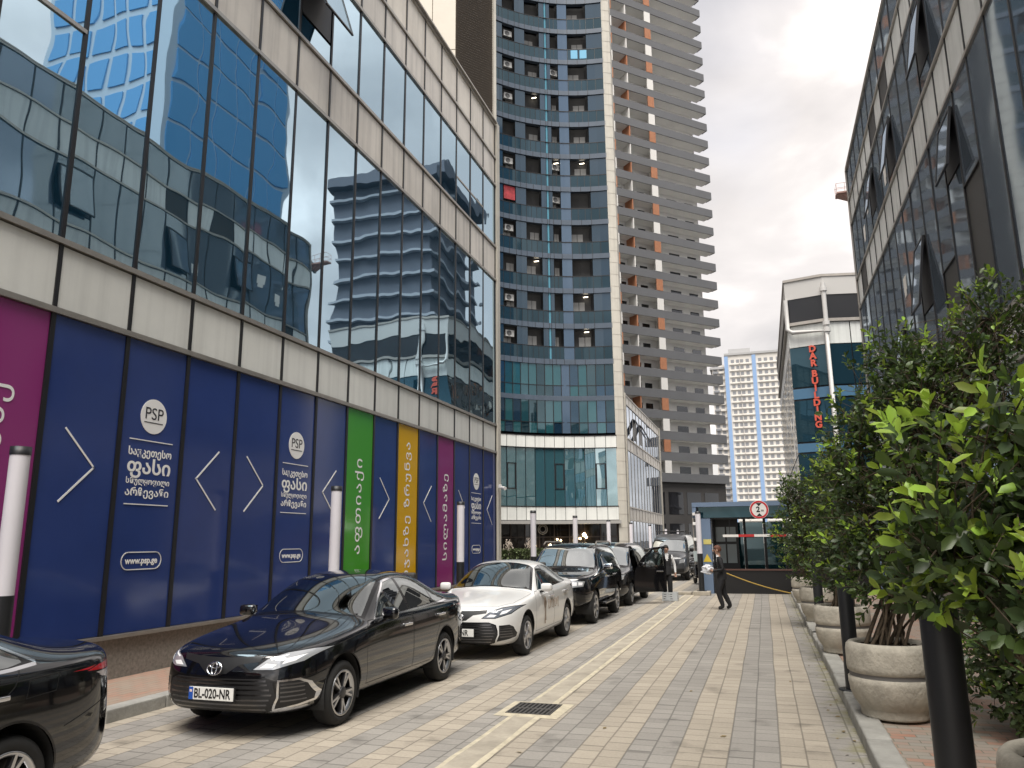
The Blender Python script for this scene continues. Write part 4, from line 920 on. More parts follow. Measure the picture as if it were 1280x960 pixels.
def plate(root, text, x, u, z, name='number_plate', ru=0):
    pl = MB(); pl.bbox((x, u, z), (.262, .006, .058), Matrix.Rotation(ru, 3, 'X'), bev=.004); o = pl.build(name, mat('plate_white', (.80, .80, .77), .4), root)
    b = MB(); b.bbox((x-.238, u-.0075, z), (.024, .003, .056)); b.build('blue_strip', mat('plate_blue', (.02, .09, .42), .4), o)
    b = MB(); b.bbox((x-.238, u-.0112, z+.022), (.014, .0008, .011)); b.build('flag', mat('plate_flag', (.75, .6, .6), .4), o)
    b = MB(); add_text(b, text, Matrix.Translation((x+.012, u-.0078, z-.002)) @ Matrix.Rotation(pi/2, 4, 'X') @ Matrix.Diagonal((.80, 1, 1, 1)), size=.118, bold=.002, ext=.0012); b.build('lettering', mat('plate_black', (.012, .012, .012), .5), o)
    b = MB(); b.bbox((x, u+.012, z), (.275, .008, .068), bev=.004); b.bbox((x, u-.002, z-.066), (.26, .004, .008)); b.build('frame', PLAST, o)
    return o
def seats(root, spots, zb, floor, dash, sw, L):
    b = MB(); b.mi = 0
    x0, x1, u0, u1 = floor; b.box(-x1, x1, u0, u1, zb-.12, zb-.08)
    b.box(-x1, x1, dash[0], dash[1], zb, dash[2])
    b.mi = 1
    for x, u in spots:
        b.bbox((x, u, zb+.16), (.24, .26, .09), bev=.05); b.bbox((x, u+.30, zb+.48), (.23, .08, .33), Matrix.Rotation(R(-12), 3, 'X'), bev=.06); b.bbox((x, u+.42, zb+.90), (.12, .05, .09), bev=.04)
    b.mi = 0; M = Matrix.Translation(sw) @ Matrix.Rotation(R(65), 4, 'X')
    b.lathe([(.19+.016*cos(t), .016*sin(t)) for t in [2*pi*i/8 for i in range(9)]], 24, M); b.tube([M @ Vector((-.18, 0, 0)), M @ Vector((.18, 0, 0))], .02, 6); b.tube([M @ Vector((0, 0, 0)), M @ Vector((0, -.1, -.3))], .03, 6)
    o = b.build('interior', [INTER, SEAT], root); return o
def mirror(root, x, u, z, col, s=1):
    b = MB(); b.mi = 0
    sg = 1 if x > 0 else -1
    b.bbox((x+sg*.11*s, u, z+.03), (.105*s, .055*s, .066*s), Matrix.Rotation(R(-8)*sg, 3, 'Z'), bev=.07*s)
    b.mi = 1; b.tube([(x-sg*.06, u+.02, z-.07), (x+sg*.05, u+.01, z-.03)], .022, 6); b.bbox((x+sg*.11*s, u+.056*s, z+.03), (.09*s, .004, .055*s), Matrix.Rotation(R(-8)*sg, 3, 'Z'))
    return b.build('side_mirror', [col, GLOSSB], root)
def door_handle(par, x, u, z, m=None):
    b = MB(); sg = 1 if x > 0 else -1; b.bbox((x+sg*.022, u, z), (.012, .115, .015), bev=.008); b.bbox((x+sg*.008, u-.09, z), (.016, .018, .014), bev=.005); b.bbox((x+sg*.008, u+.09, z), (.016, .018, .014), bev=.005); return b.build('handle', m or CHR, par)
def emblem(root, u, z, sc, tilt, m=None):
    M = Matrix.Translation((0, u, z)) @ Matrix.Rotation(tilt, 4, 'X')
    b = MB()
    def ell(a, c, oz, r): 
        pts = [M @ Vector((a*cos(t), 0, oz+c*sin(t))) for t in [2*pi*i/28 for i in range(29)]]; b.tube(pts, r, 6, cap=False)
    ell(.085*sc, .058*sc, 0, .008*sc); ell(.028*sc, .054*sc, 0, .0065*sc); ell(.060*sc, .022*sc, .026*sc, .0065*sc)
    return b.build('emblem', m or CHR, root)
def paint_slot(o, m):
    for s in o.material_slots:
        if s.material in (P_BLACK,): s.link = 'OBJECT'; s.material = m
# ---- saloon
def k7(w, zb, k4, k5, k6, drop=0): return [(w-.17, zb), (w-.035, zb+.07), (w, .44), (w+.004, .66), k4, k5, k6]
def make_saloon():
    W = .925
    st = [
     (.20, .22, [(.62, .22), (.73, .30), (.765, .46), (.755, .62), (.735, .70), (.70, .745), (.60, .785)], (.80, .812, .816), (-.05, -.10, -.12)),
     (.48, .20, [(.70, .20), (.86, .29), (.885, .46), (.875, .64), (.85, .755), (.80, .815), (.64, .852)], (.872, .886, .89), (0, -.02, -.03)),
     (.95, .19, k7(.925, .20, (.905, .815), (.86, .875), (.66, .915)), (.935, .948, .952), (0, 0, 0)),
     (1.40, .19, k7(.925, .20, (.91, .86), (.87, .925), (.70, .965)), (.985, .998, 1.005), (-.02, -.05, -.06)),
     (1.66, .19, k7(.925, .20, (.912, .88), (.875, .945), (.765, 1.02)), (1.055, 1.08, 1.09), (-.05, -.12, -.15)),
     (2.02, .19, k7(.925, .20, (.912, .895), (.88, .955), (.70, 1.245)), (1.285, 1.312, 1.32), (-.03, -.08, -.10)),
     (2.36, .19, k7(.925, .20, (.912, .905), (.885, .965), (.625, 1.405)), (1.44, 1.458, 1.464), (-.01, -.03, -.04)),
     (2.90, .19, k7(.925, .20, (.912, .915), (.885, .975), (.61, 1.43)), (1.465, 1.485, 1.49), (0, 0, 0)),
     (3.40, .19, k7(.925, .20, (.912, .93), (.885, .99), (.60, 1.385)), (1.425, 1.446, 1.452), (0, .02, .03)),
     (3.86, .19, k7(.925, .20, (.912, .95), (.88, 1.01), (.62, 1.225)), (1.275, 1.30, 1.31), (.02, .06, .08)),
     (4.22, .20, k7(.92, .22, (.90, .97), (.86, 1.035), (.66, 1.105)), (1.125, 1.14, 1.145), (.03, .08, .10)),
     (4.55, .22, [(.72, .22), (.86, .31), (.895, .46), (.89, .68), (.865, .97), (.82, 1.05), (.66, 1.085)], (1.10, 1.108, 1.11), (.02, .04, .05)),
     (4.74, .25, [(.64, .25), (.77, .34), (.81, .48), (.80, .70), (.775, .955), (.735, 1.05), (.60, 1.09)], (1.105, 1.11, 1.112), (.05, .09, .10))]
    front = [(.28, (.01, .025, .08)), (.43, (.0, .02, .09)), (.58, (-.005, .02, .10)), (.67, (.015, .045, .12)), (.745, (.05, .08, .135))]
    rear = [(.33, (4.86, 4.85, 4.80)), (.50, (4.90, 4.89, 4.83)), (.70, (4.91, 4.90, 4.83)), (.93, (4.87, 4.86, 4.81)), (1.04, (4.90, 4.89, 4.82))]
    bm = cage(st, front, rear)
    fr = lambda c, n: c.y < .85 and n.y < -.10
    frl = lambda c, n: c.y < .9 and (n.y < -.05)
    TG = dict(ws=1, rw=2, fw=3, bw=4, qw=5, chr=6, door=7, rdoor=8, gap=9, hl=10, hlw=11, gr=12, slat=13, tl=14, tlc=15, hood=16, trunk=17, cchr=18, lip=19, blk=20, kill=21, fuel=22)
    for cond in (LSIDE, RSIDE):
        fd = [(1.50, .32), (1.46, .60), (1.50, .89), (1.62, .965), (2.70, 1.03), (2.72, .93), (2.72, .33)]
        rd = [(2.735, .33), (2.735, .93), (2.72, 1.03), (3.86, 1.03), (3.80, .93), (3.62, .78), (3.48, .62), (3.40, .40), (3.30, .33)]
        for poly, tg in ((fd, 7), (rd, 8)):
            region(bm, 'side', poly, 9, cond); region(bm, 'side', inset_poly(poly, .007), tg, cond)
        dlo = [(1.74, .965), (2.10, 1.21), (2.38, 1.365), (2.70, 1.405), (3.05, 1.40), (3.40, 1.345), (3.72, 1.225), (4.02, 1.065), (4.00, 1.035), (3.80, 1.02), (2.72, .985)]
        region(bm, 'side', dlo, 6, cond); inner = inset_poly(dlo, .020); region(bm, 'side', inner, 20, cond)
        region(bm, 'side', [(1.83, .995), (2.12, 1.195), (2.385, 1.338), (2.655, 1.376), (2.66, 1.01)], 3, cond)
        region(bm, 'side', [(2.735, 1.012), (2.73, 1.38), (3.05, 1.375), (3.385, 1.322), (3.50, 1.275), (3.50, 1.038)], 4, cond)
        region(bm, 'side', [(3.54, 1.04), (3.54, 1.262), (3.71, 1.20), (3.90, 1.092), (3.90, 1.062), (3.78, 1.045)], 5, cond)
        fu = [(3.88, .84), (4.13, .855), (4.16, .965), (3.91, .95)]; region(bm, 'side', fu, 9, cond) if cond is LSIDE else None; region(bm, 'side', inset_poly(fu, .005), 22, cond) if cond is LSIDE else None
    up = lambda c, n: n.z > .12 and 1.2 < c.y < 2.6
    region(bm, 'top', [(-.80, 1.60), (-.62, 2.32), (-.3, 2.355), (0, 2.36), (.3, 2.355), (.62, 2.32), (.80, 1.60), (.55, 1.50), (.28, 1.455), (0, 1.44), (-.28, 1.455), (-.55, 1.50)][::-1], 20, up)
    region(bm, 'top', [(-.745, 1.62), (-.575, 2.29), (-.3, 2.32), (0, 2.325), (.3, 2.32), (.575, 2.29), (.745, 1.62), (.55, 1.54), (.28, 1.495), (0, 1.48), (-.28, 1.495), (-.55, 1.54)][::-1], 1, up)
    upr = lambda c, n: n.z > .12 and 3.3 < c.y < 4.4
    region(bm, 'top', [(-.56, 3.50), (0, 3.54), (.56, 3.50), (.585, 4.12), (.3, 4.19), (0, 4.21), (-.3, 4.19), (-.585, 4.12)], 2, upr)
    # bonnet shut line
    hd = [(-.76, .62), (-.80, 1.0), (-.83, 1.46), (0, 1.40), (.83, 1.46), (.80, 1.0), (.76, .62), (.60, .30), (.3, .17), (0, .14), (-.3, .17), (-.60, .30)]
    uph = lambda c, n: n.z > .3 and c.y < 1.5 and c.z > .72
    region(bm, 'top', hd[::-1], 9, uph); region(bm, 'top', inset_poly(hd[::-1], .006), 16, uph)
    tk = [(-.60, 4.20), (0, 4.27), (.60, 4.20), (.66, 4.6), (.60, 4.83), (-.60, 4.83), (-.66, 4.6)]
    upt = lambda c, n: n.z > .35 and c.y > 4.1
    region(bm, 'top', tk, 9, upt); region(bm, 'top', inset_poly(tk, .006), 17, upt)
    # front: thin upper slot, big lower grille, lamps
    region(bm, 'front', [(-.47, .768), (-.22, .752), (0, .748), (.22, .752), (.47, .768), (.45, .715), (.24, .685), (.12, .605), (-.12, .605), (-.24, .685), (-.45, .715)][::-1], 12, fr)
    gp = [(-.50, .565), (.50, .565), (.60, .53), (.64, .40), (.58, .285), (.48, .245), (-.48, .245), (-.58, .285), (-.64, .40), (-.60, .53)][::-1]
    region(bm, 'front', inset_poly(gp, -.02), 20, fr); region(bm, 'front', gp, 12, fr)
    for z in (.285, .33, .375, .42, .465, .51, .545):
        hw = .62-abs(z-.42)*.5-.02; region(bm, 'front', [(-hw, z-.008), (hw, z-.008), (hw, z+.008), (-hw, z+.008)], 13, fr)
    for s in (1, -1):
        f = (lambda p: p) if s > 0 else mirx
        side = (lambda c, n: c.x > 0 and c.y < .95 and n.y < -.03) if s > 0 else (lambda c, n: c.x < 0 and c.y < .95 and n.y < -.03)
        hp = [(.40, .645), (.60, .645), (.80, .705), (.878, .795), (.80, .80), (.66, .785), (.52, .735)]
        region(bm, 'front', f(inset_poly(hp, -.010)), 20, side); region(bm, 'front', f(hp), 10, side)
        for q in ([(.46, .66), (.58, .66), (.62, .69), (.52, .70)], [(.66, .69), (.75, .715), (.80, .765), (.69, .74)], [(.56, .725), (.68, .765), (.68, .775), (.55, .738)]): region(bm, 'front', f(q), 11, side)
        ig = [(.665, .53), (.79, .535), (.83, .50), (.855, .40), (.84, .345), (.77, .32), (.62, .295), (.665, .39)]
        region(bm, 'front', f(inset_poly(ig, -.022)), 18, side); region(bm, 'front', f(inset_poly(ig, -.004)), 20, side); region(bm, 'front', f(ig), 12, side)
        for z in (.36, .40, .44, .48, .51): region(bm, 'front', f([(.672, z-.008), (.82, z-.006), (.82, z+.006), (.672, z+.008)]), 13, side)
        region(bm, 'front', f([(.50, .225), (.62, .255), (.80, .272), (.80, .295), (.62, .282), (.49, .245)]), 19, side)
        bk = (lambda c, n: c.x > 0 and c.y > 4.2 and n.y > .02) if s > 0 else (lambda c, n: c.x < 0 and c.y > 4.2 and n.y > .02)
        region(bm, 'front', f([(.42, .90), (.42, .985), (.80, 1.0), (.905, .955), (.86, .865), (.72, .85)]), 20, bk)
        region(bm, 'front', f([(.44, .91), (.44, .975), (.79, .99), (.885, .95), (.80, .925)]), 14, bk); region(bm, 'front', f([(.44, .90), (.80, .917), (.875, .935), (.84, .878), (.72, .863)]), 15, bk)
    AR = .372
    for cond in (LSIDE, RSIDE):
        cr = (lambda c, n, q=cond: q(c, n) and c.y > 4.2)
        region(bm, 'side', [(4.40, .935), (4.56, .975), (4.90, 1.01), (4.90, .925), (4.56, .895)], 20, cr); region(bm, 'side', [(4.42, .935), (4.56, .965), (4.90, 1.0), (4.90, .94), (4.60, .925)], 14, cr)
        region(bm, 'side', [(4.52, .915), (4.62, .918), (4.90, .935), (4.90, .82), (4.76, .83)], 15, cr)
        region(bm, 'side', [(4.18, .60), (4.88, .79), (4.88, .797), (4.18, .607)], 9, cr)
        region(bm, 'side', [(4.60, .36), (4.92, .36), (4.92, .60), (4.80, .58)], 20, cr)
    for u in (.98, 3.805):
        for cond in (LSIDE, RSIDE):
            region(bm, 'side', circ(u, .335, AR+.016), 20, cond); region(bm, 'side', circ(u, .335, AR), 21, cond)
    root = thing('parked_car', 'shiny black saloon car with a white number plate', 'car')
    # nudge for real depth: grille in, lamps unchanged
    lay = bm.faces.layers.int['tag']
    res = extract(bm, [
        ((0, 9, 20, 18, 19, 6), 'body', [P_BLACK, GAP, GLOSSB, CHR, DCHR], {9: 1, 20: 2, 18: 3, 19: 3, 6: 3}, None, None),
        ((1,), 'windshield', [CGL], {}, None, None), ((2,), 'rear_window', [CGL], {}, None, None),
        ((16,), 'bonnet', [P_BLACK], {}, None, None), ((17,), 'boot_lid', [P_BLACK], {}, None, None),
        ((12, 13), 'grille', [PLAST, DCHR], {13: 1}, None, None),
        ((7,), 'front_door', [P_BLACK], {}, None, lambda c: c.x > 0), ((7,), 'front_door', [P_BLACK], {}, None, lambda c: c.x < 0),
        ((8,), 'rear_door', [P_BLACK], {}, None, lambda c: c.x > 0), ((8,), 'rear_door', [P_BLACK], {}, None, lambda c: c.x < 0),
        ((3,), 'window', [CGL], {}, 6, lambda c: c.x > 0), ((3,), 'window', [CGL], {}, 7, lambda c: c.x < 0),
        ((4,), 'window', [CGL], {}, 8, lambda c: c.x > 0), ((4,), 'window', [CGL], {}, 9, lambda c: c.x < 0),
        ((5,), 'quarter_window', [CGL], {}, None, lambda c: c.x > 0), ((5,), 'quarter_window', [CGL], {}, None, lambda c: c.x < 0),
        ((10, 11), 'headlight', [LAMP, LAMPW], {11: 1}, None, lambda c: c.x > 0), ((10, 11), 'headlight', [LAMP, LAMPW], {11: 1}, None, lambda c: c.x < 0),
        ((14, 15), 'taillight', [TAIL, TAILC], {15: 1}, None, lambda c: c.x > 0), ((14, 15), 'taillight', [TAIL, TAILC], {15: 1}, None, lambda c: c.x < 0),
        ((22,), 'fuel_flap', [P_BLACK], {}, None, None)], root)
    bm.free()
    for d, sg in ((res[6], 1), (res[7], -1)): door_handle(d, sg*.918, 2.52, .845)
    for d, sg in ((res[8], 1), (res[9], -1)): door_handle(d, sg*.916, 3.62, .875)
    for sg in (1, -1): mirror(root, sg*.90, 1.86, 1.0, P_BLACK)
    for sg in (1, -1):
        for u in (.98, 3.805): wheel(root, sg*.905, u, .334, .238, .215, (5, 'Y'), sg)
    for sg in (1, -1):
        for u in (.98, 3.805): b = MB(); wheel_well(b, u, .335, AR+.005, sg*.55, sg*.895); b.build('wheel_arch_liner', INTER, root)
    seats(root, [(.38, 2.35), (-.38, 2.35), (.38, 3.25), (-.38, 3.25)], .42, (0, .78, 1.5, 3.9), (1.55, 1.95, .93), (.38, 2.02, .95), 4.88)
    b = MB(); b.bbox((0, 2.05, 1.30), (.11, .02, .035), bev=.01); b.build('rear_view_mirror', PLAST, root)
    emblem(root, -.012, .655, 1.0, R(-18))
    b = MB(); 
    b.tube([(.10, 1.50, 1.035), (.50, 1.56, 1.04), (.70, 1.62, 1.035)], .009, 5); b.build('wiper', PLAST, root)
    b = MB(); b.tube([(-.62, 1.56, 1.02), (-.15, 1.50, 1.04), (.02, 1.49, 1.035)], .009, 5); b.build('wiper', PLAST, root)
    return root, res
SAL, SRES = make_saloon()
SAL.scale = (1, 1, 1.055)
for _o in kids(SAL):
    if _o.name.startswith('wheel') and _o.type == 'EMPTY': _o.scale = (1, 1, 1/1.055)
def saloon_copy(first=[True]):
    if first[0]: first[0] = False; return SAL
    return copy_tree(SAL)
car_front = saloon_copy(); car_white = saloon_copy(); car_near = saloon_copy()
GR = 'saloon cars parked along the shop panels'
car_front.location = (-5.36, 6.86, 0); tag(car_front, 'black saloon car with chrome emblem and number plate BL-020-NR', 'car', GR)
car_white.location = (-4.92, 12.36, 0); tag(car_white, 'white saloon car parked behind the black saloon, in front of the big off-roader', 'car', GR)
car_near.location = (-5.80, .42, 0); tag(car_near, 'black saloon showing its tail and red lamp, parked ahead of the plate BL-020-NR car', 'car', GR)
def all_below(o):
    r = []
    for c in kids(o): r += [c]+all_below(c)
    return r
for o in all_below(car_white):
    if o.type == 'MESH':
        if o.name.startswith('wheel') or o.parent.name.startswith('wheel'):
            for s in o.material_slots:
                if s.material == RIMD: s.link = 'OBJECT'; s.material = RIMS
        paint_slot(o, P_WHITE)
        for s in o.material_slots:
            if s.material == LAMP: s.link = 'OBJECT'; s.material = mat('headlight_smoke', (.16, .18, .21), .08, .3, .6, 1)
            if s.material == CHR and o.name.startswith('body'): s.link = 'OBJECT'; s.material = P_WHITE
plate(car_front, 'BL-020-NR', 0, -.035, .43)
plate(car_white, '010-NR', .02, -.035, .43)
# faint printed decoration on the doors (gold on the black car, grey-brown on the white one)
def door_mark(door, m):
    b = MB(); x = .9335
    for i in range(7): b.box(x-.012, x, 2.30+i*.115, 2.30+i*.115+.014, .62+.02*(i % 3), .80-.025*(i % 2))
    for i in range(6): b.box(x-.012, x, 2.315+i*.115, 2.36+i*.115, .64+.09*(i % 2), .652+.09*(i % 2))
    b.box(x-.012, x, 2.02, 2.035, .40, .86); b.box(x-.012, x, 2.08, 2.09, .45, .84); b.lathe([(.07, -.01), (.07, .0), (.055, 0), (.055, -.01)], 20, Matrix.Translation((x, 2.06, .74)) @ Matrix.Rotation(pi/2, 4, 'Y'))
    return b.build('door_print', m, door)
wd = [o for o in kids(car_white) if o.name.startswith('front_door') and o.data == SRES[6].data][0]; door_mark(wd, mat('brown_print', (.26, .20, .15), .6))
# ---- taller vehicles share one builder
def make_tall(name, label, cat, st, front, rear, W, axles, r, cuts, wheel_style, well_r, col, open_door=False, seat=None, rim=.24):
    bm = cage(st, front, rear)
    for cond, s in ((LSIDE, 1), (RSIDE, -1)):
        for poly, tg in cuts['doors']:
            region(bm, 'side', poly, 9, cond); region(bm, 'side', inset_poly(poly, .008), tg, cond)
        for poly, tg in cuts['glass']:
            region(bm, 'side', inset_poly(poly, -.022), 6 if cuts.get('chrome') else 20, cond); region(bm, 'side', poly, tg, cond)
        if open_door and s > 0:
            for poly, tg in cuts['doors']:
                if tg == 7: region(bm, 'side', poly, 21, cond)
            region(bm, 'side', cuts['glass'][0][0], 21, cond); region(bm, 'side', cuts['open'], 21, cond)
        for u in axles:
            region(bm, 'side', circ(u, r, well_r+.03), 20, cond); region(bm, 'side', circ(u, r, well_r), 21, cond)
    up = lambda c, n: n.z > .1 and n.y < .3 and cuts['ws_u'][0] < c.y < cuts['ws_u'][1] and c.z > cuts['ws_u'][2]
    region(bm, 'front', inset_poly(cuts['ws'], -.03), 20, up); region(bm, 'front', cuts['ws'], 1, up)
    bk = lambda c, n: c.y > axles[1]+.3 and n.y > .2 and c.z > .9
    region(bm, 'front', cuts['rw'], 2, bk)
    fr = lambda c, n: c.y < axles[0] and n.y < -.06
    for poly, tg in cuts['front']:
        region(bm, 'front', poly, tg, fr)
        if tg in (10, 14, 20, 11) or cuts.get('mirror_all'):
            region(bm, 'front', mirx(poly), tg, fr)
    root = thing(name, label, cat)
    res = extract(bm, [
        ((0, 9, 20, 18, 6), 'body', [col, GAP, GLOSSB, CHR], {9: 1, 20: 2, 18: 3, 6: 3}, None, None),
        ((1,), 'windshield', [CGW], {}, None, None), ((2,), 'rear_window', [CGL], {}, None, None),
        ((12, 13, 19), 'grille', [PLAST, DCHR, CHR], {13: 1, 19: 2}, None, None),
        ((7,), 'front_door', [col], {}, None, lambda c: c.x > 0), ((7,), 'front_door', [col], {}, None, lambda c: c.x < 0),
        ((8,), 'rear_door', [col], {}, None, lambda c: c.x > 0), ((8,), 'rear_door', [col], {}, None, lambda c: c.x < 0),
        ((3,), 'window', [CGL], {}, None, lambda c: c.x > 0), ((3,), 'window', [CGL], {}, None, lambda c: c.x < 0),
        ((4,), 'window', [CGL], {}, None, lambda c: c.x > 0), ((4,), 'window', [CGL], {}, None, lambda c: c.x < 0),
        ((5,), 'window', [CGL], {}, None, lambda c: c.x > 0), ((5,), 'window', [CGL], {}, None, lambda c: c.x < 0),
        ((10, 11), 'headlight', [LAMP, LAMPW], {11: 1}, None, lambda c: c.x > 0), ((10, 11), 'headlight', [LAMP, LAMPW], {11: 1}, None, lambda c: c.x < 0),
        ], root)
    bm.free()
    for sg in (1, -1):
        for u in axles: wheel(root, sg*(W-.02), u, r, rim, .23, wheel_style, sg)
    for sg in (1, -1):
        for u in axles: b = MB(); wheel_well(b, u, r, well_r+.005, sg*.55, sg*(W-.05)); b.build('wheel_arch_liner', INTER, root)
    if seat: seats(root, *seat)
    return root, res
# large off-roader
st = [
 (.20, .42, [(.66, .42), (.80, .50), (.87, .62), (.87, .80), (.86, .98), (.84, 1.06), (.74, 1.10)], (1.115, 1.12, 1.12), (-.03, -.05, -.06)),
 (.45, .38, [(.72, .38), (.93, .48), (.975, .64), (.97, .84), (.95, 1.03), (.91, 1.10), (.76, 1.145)], (1.155, 1.16, 1.16), (0, 0, 0)),
 (.95, .36, [(.76, .36), (.95, .46), (.99, .64), (.985, .86), (.96, 1.06), (.92, 1.13), (.78, 1.18)], (1.185, 1.19, 1.19), (0, 0, 0)),
 (1.45, .36, [(.76, .36), (.95, .46), (.985, .64), (.985, .88), (.97, 1.09), (.93, 1.16), (.82, 1.205)], (1.215, 1.22, 1.22), (0, -.01, -.02)),
 (1.68, .36, [(.76, .36), (.95, .46), (.985, .64), (.985, .88), (.97, 1.10), (.93, 1.17), (.84, 1.28)], (1.31, 1.33, 1.335), (-.04, -.08, -.09)),
 (2.02, .36, [(.76, .36), (.95, .46), (.985, .64), (.985, .88), (.97, 1.11), (.93, 1.18), (.775, 1.62)], (1.67, 1.69, 1.70), (-.02, -.05, -.06)),
 (2.30, .36, [(.76, .36), (.95, .46), (.985, .64), (.985, .88), (.97, 1.115), (.93, 1.185), (.74, 1.78)], (1.82, 1.84, 1.845), (0, -.02, -.02)),
 (3.10, .36, [(.76, .36), (.95, .46), (.985, .64), (.985, .88), (.97, 1.125), (.93, 1.19), (.74, 1.81)], (1.85, 1.87, 1.875), (0, 0, 0)),
 (4.20, .38, [(.76, .38), (.95, .48), (.985, .64), (.985, .88), (.97, 1.13), (.93, 1.20), (.735, 1.79)], (1.83, 1.85, 1.855), (0, 0, 0)),
 (4.62, .42, [(.74, .42), (.92, .50), (.965, .66), (.965, .90), (.95, 1.13), (.915, 1.20), (.72, 1.74)], (1.77, 1.78, 1.785), (.03, .05, .06)),
 (4.80, .46, [(.68, .46), (.86, .52), (.915, .68), (.915, .92), (.90, 1.13), (.86, 1.20), (.68, 1.68)], (1.71, 1.72, 1.72), (.05, .08, .09))]
front = [(.50, (.02, .03, .07)), (.62, (.0, .01, .06)), (.80, (.0, .01, .05)), (.97, (.02, .03, .07)), (1.05, (.05, .06, .09))]
rear = [(.52, (4.93, 4.92, 4.88)), (.70, (4.96, 4.95, 4.90)), (.92, (4.96, 4.95, 4.90)), (1.14, (4.94, 4.93, 4.88)), (1.24, (4.93, 4.92, 4.87))]
cuts = dict(chrome=False, doors=[([(1.55, .50), (1.50, .80), (1.55, 1.13), (1.66, 1.185), (2.62, 1.2), (2.64, 1.0), (2.64, .50)], 7), ([(2.66, .50), (2.66, 1.0), (2.64, 1.2), (3.75, 1.2), (3.68, 1.0), (3.45, .85), (3.36, .70), (3.34, .50)], 8)],
    glass=[([(1.86, 1.24), (2.08, 1.56), (2.26, 1.72), (2.58, 1.755), (2.60, 1.24)], 3), ([(2.70, 1.24), (2.68, 1.76), (3.50, 1.755), (3.62, 1.25)], 4), ([(3.72, 1.255), (3.60, 1.75), (4.30, 1.72), (4.48, 1.28)], 5)],
    ws_u=(1.4, 2.5, 1.22), ws=[(-.80, 1.265), (-.42, 1.30), (0, 1.31), (.42, 1.30), (.80, 1.265), (.70, 1.72), (.35, 1.765), (0, 1.775), (-.35, 1.765), (-.70, 1.72)], rw=[(-.65, 1.26), (.65, 1.26), (.58, 1.62), (-.58, 1.62)],
    front=[([(-.50, .66), (.50, .66), (.56, .80), (.54, 1.02), (-.54, 1.02), (-.56, .80)], 12), ([(-.62, .44), (.62, .44), (.66, .60), (-.66, .60)], 12)]+
      [([(-.52, z-.022), (.52, z-.022), (.52, z+.022), (-.52, z+.022)], 19) for z in (.72, .81, .90, .985)]+
      [([(.57, .86), (.83, .88), (.86, 1.0), (.58, 1.02)], 10), ([(.60, .90), (.70, .905), (.70, .98), (.60, .985)], 11), ([(.73, .91), (.81, .915), (.82, .975), (.73, .98)], 11), ([(.69, .46), (.86, .52), (.86, .74), (.76, .80), (.66, .78), (.68, .62)], 20)])
SUV, sres = make_tall('off_roader', 'big black off-road car with chrome barred grille parked behind the white saloon', 'car', st, front, rear, .985, (.93, 3.78), .385, cuts, (6, 'I'), .44, P_BLACK, seat=([(.40, 2.5), (-.40, 2.5), (.40, 3.4), (-.40, 3.4)], .62, (0, .82, 1.6, 4.5), (1.75, 2.05, 1.16), (.40, 2.15, 1.18), 4.9), rim=.27)
SUV.location = (-4.90, 17.82, 0); SUV['group'] = GR; del SUV['group']
for sg in (1, -1):
    mirror(SUV, sg*.95, 2.02, 1.26, CHR, 1.15)
    door_handle(sres[4 if sg > 0 else 5], sg*.982, 2.42, 1.03); door_handle(sres[6 if sg > 0 else 7], sg*.982, 3.45, 1.05)
    b = MB(); b.tube([(sg*.70, 2.35, 1.83), (sg*.69, 2.5, 1.90), (sg*.69, 4.2, 1.89), (sg*.70, 4.35, 1.82)], .02, 6); b.build('roof_rail', ALU, SUV)
    b = MB(); b.bbox((sg*.97, 2.36, .42), (.10, .72, .025), bev=.015); b.build('running_board', DCHR, SUV)
emblem(SUV, -.03, .86, 1.25, R(0), CHR); plate(SUV, '', 0, -.035, .60)
for o in all_below(SUV):
    if o.name.startswith(('lettering',)): bpy.data.objects.remove(o)
# black people carrier with its driver's door open
st = [
 (.22, .28, [(.66, .28), (.78, .36), (.82, .52), (.81, .72), (.79, .86), (.76, .93), (.64, .975)], (.985, .99, .99), (-.06, -.11, -.13)),
 (.55, .24, [(.72, .24), (.90, .34), (.925, .52), (.92, .74), (.895, .91), (.85, .98), (.68, 1.03)], (1.045, 1.055, 1.06), (0, -.02, -.03)),
 (.98, .22, [(.76, .22), (.93, .32), (.96, .52), (.955, .78), (.93, .97), (.89, 1.04), (.72, 1.09)], (1.10, 1.11, 1.115), (0, -.01, -.02)),
 (1.22, .22, [(.76, .22), (.93, .32), (.96, .52), (.96, .80), (.94, 1.0), (.90, 1.07), (.78, 1.15)], (1.17, 1.185, 1.19), (-.05, -.11, -.13)),
 (1.62, .22, [(.76, .22), (.93, .32), (.96, .52), (.96, .80), (.945, 1.02), (.91, 1.09), (.78, 1.52)], (1.56, 1.58, 1.59), (-.04, -.10, -.12)),
 (2.0, .22, [(.76, .22), (.93, .32), (.96, .52), (.96, .80), (.945, 1.03), (.915, 1.10), (.77, 1.76)], (1.80, 1.825, 1.83), (-.02, -.05, -.06)),
 (2.4, .22, [(.76, .22), (.93, .32), (.96, .52), (.96, .80), (.945, 1.03), (.92, 1.10), (.77, 1.81)], (1.845, 1.865, 1.87), (0, 0, 0)),
 (4.2, .24, [(.76, .24), (.93, .34), (.96, .52), (.96, .80), (.945, 1.04), (.92, 1.11), (.77, 1.80)], (1.84, 1.86, 1.865), (0, 0, 0)),
 (4.85, .28, [(.74, .28), (.90, .36), (.935, .54), (.935, .80), (.92, 1.04), (.90, 1.11), (.75, 1.74)], (1.78, 1.79, 1.795), (.03, .04, .05)),
 (5.0, .32, [(.68, .32), (.83, .40), (.88, .56), (.88, .82), (.865, 1.04), (.84, 1.11), (.70, 1.68)], (1.71, 1.72, 1.72), (.05, .07, .08))]
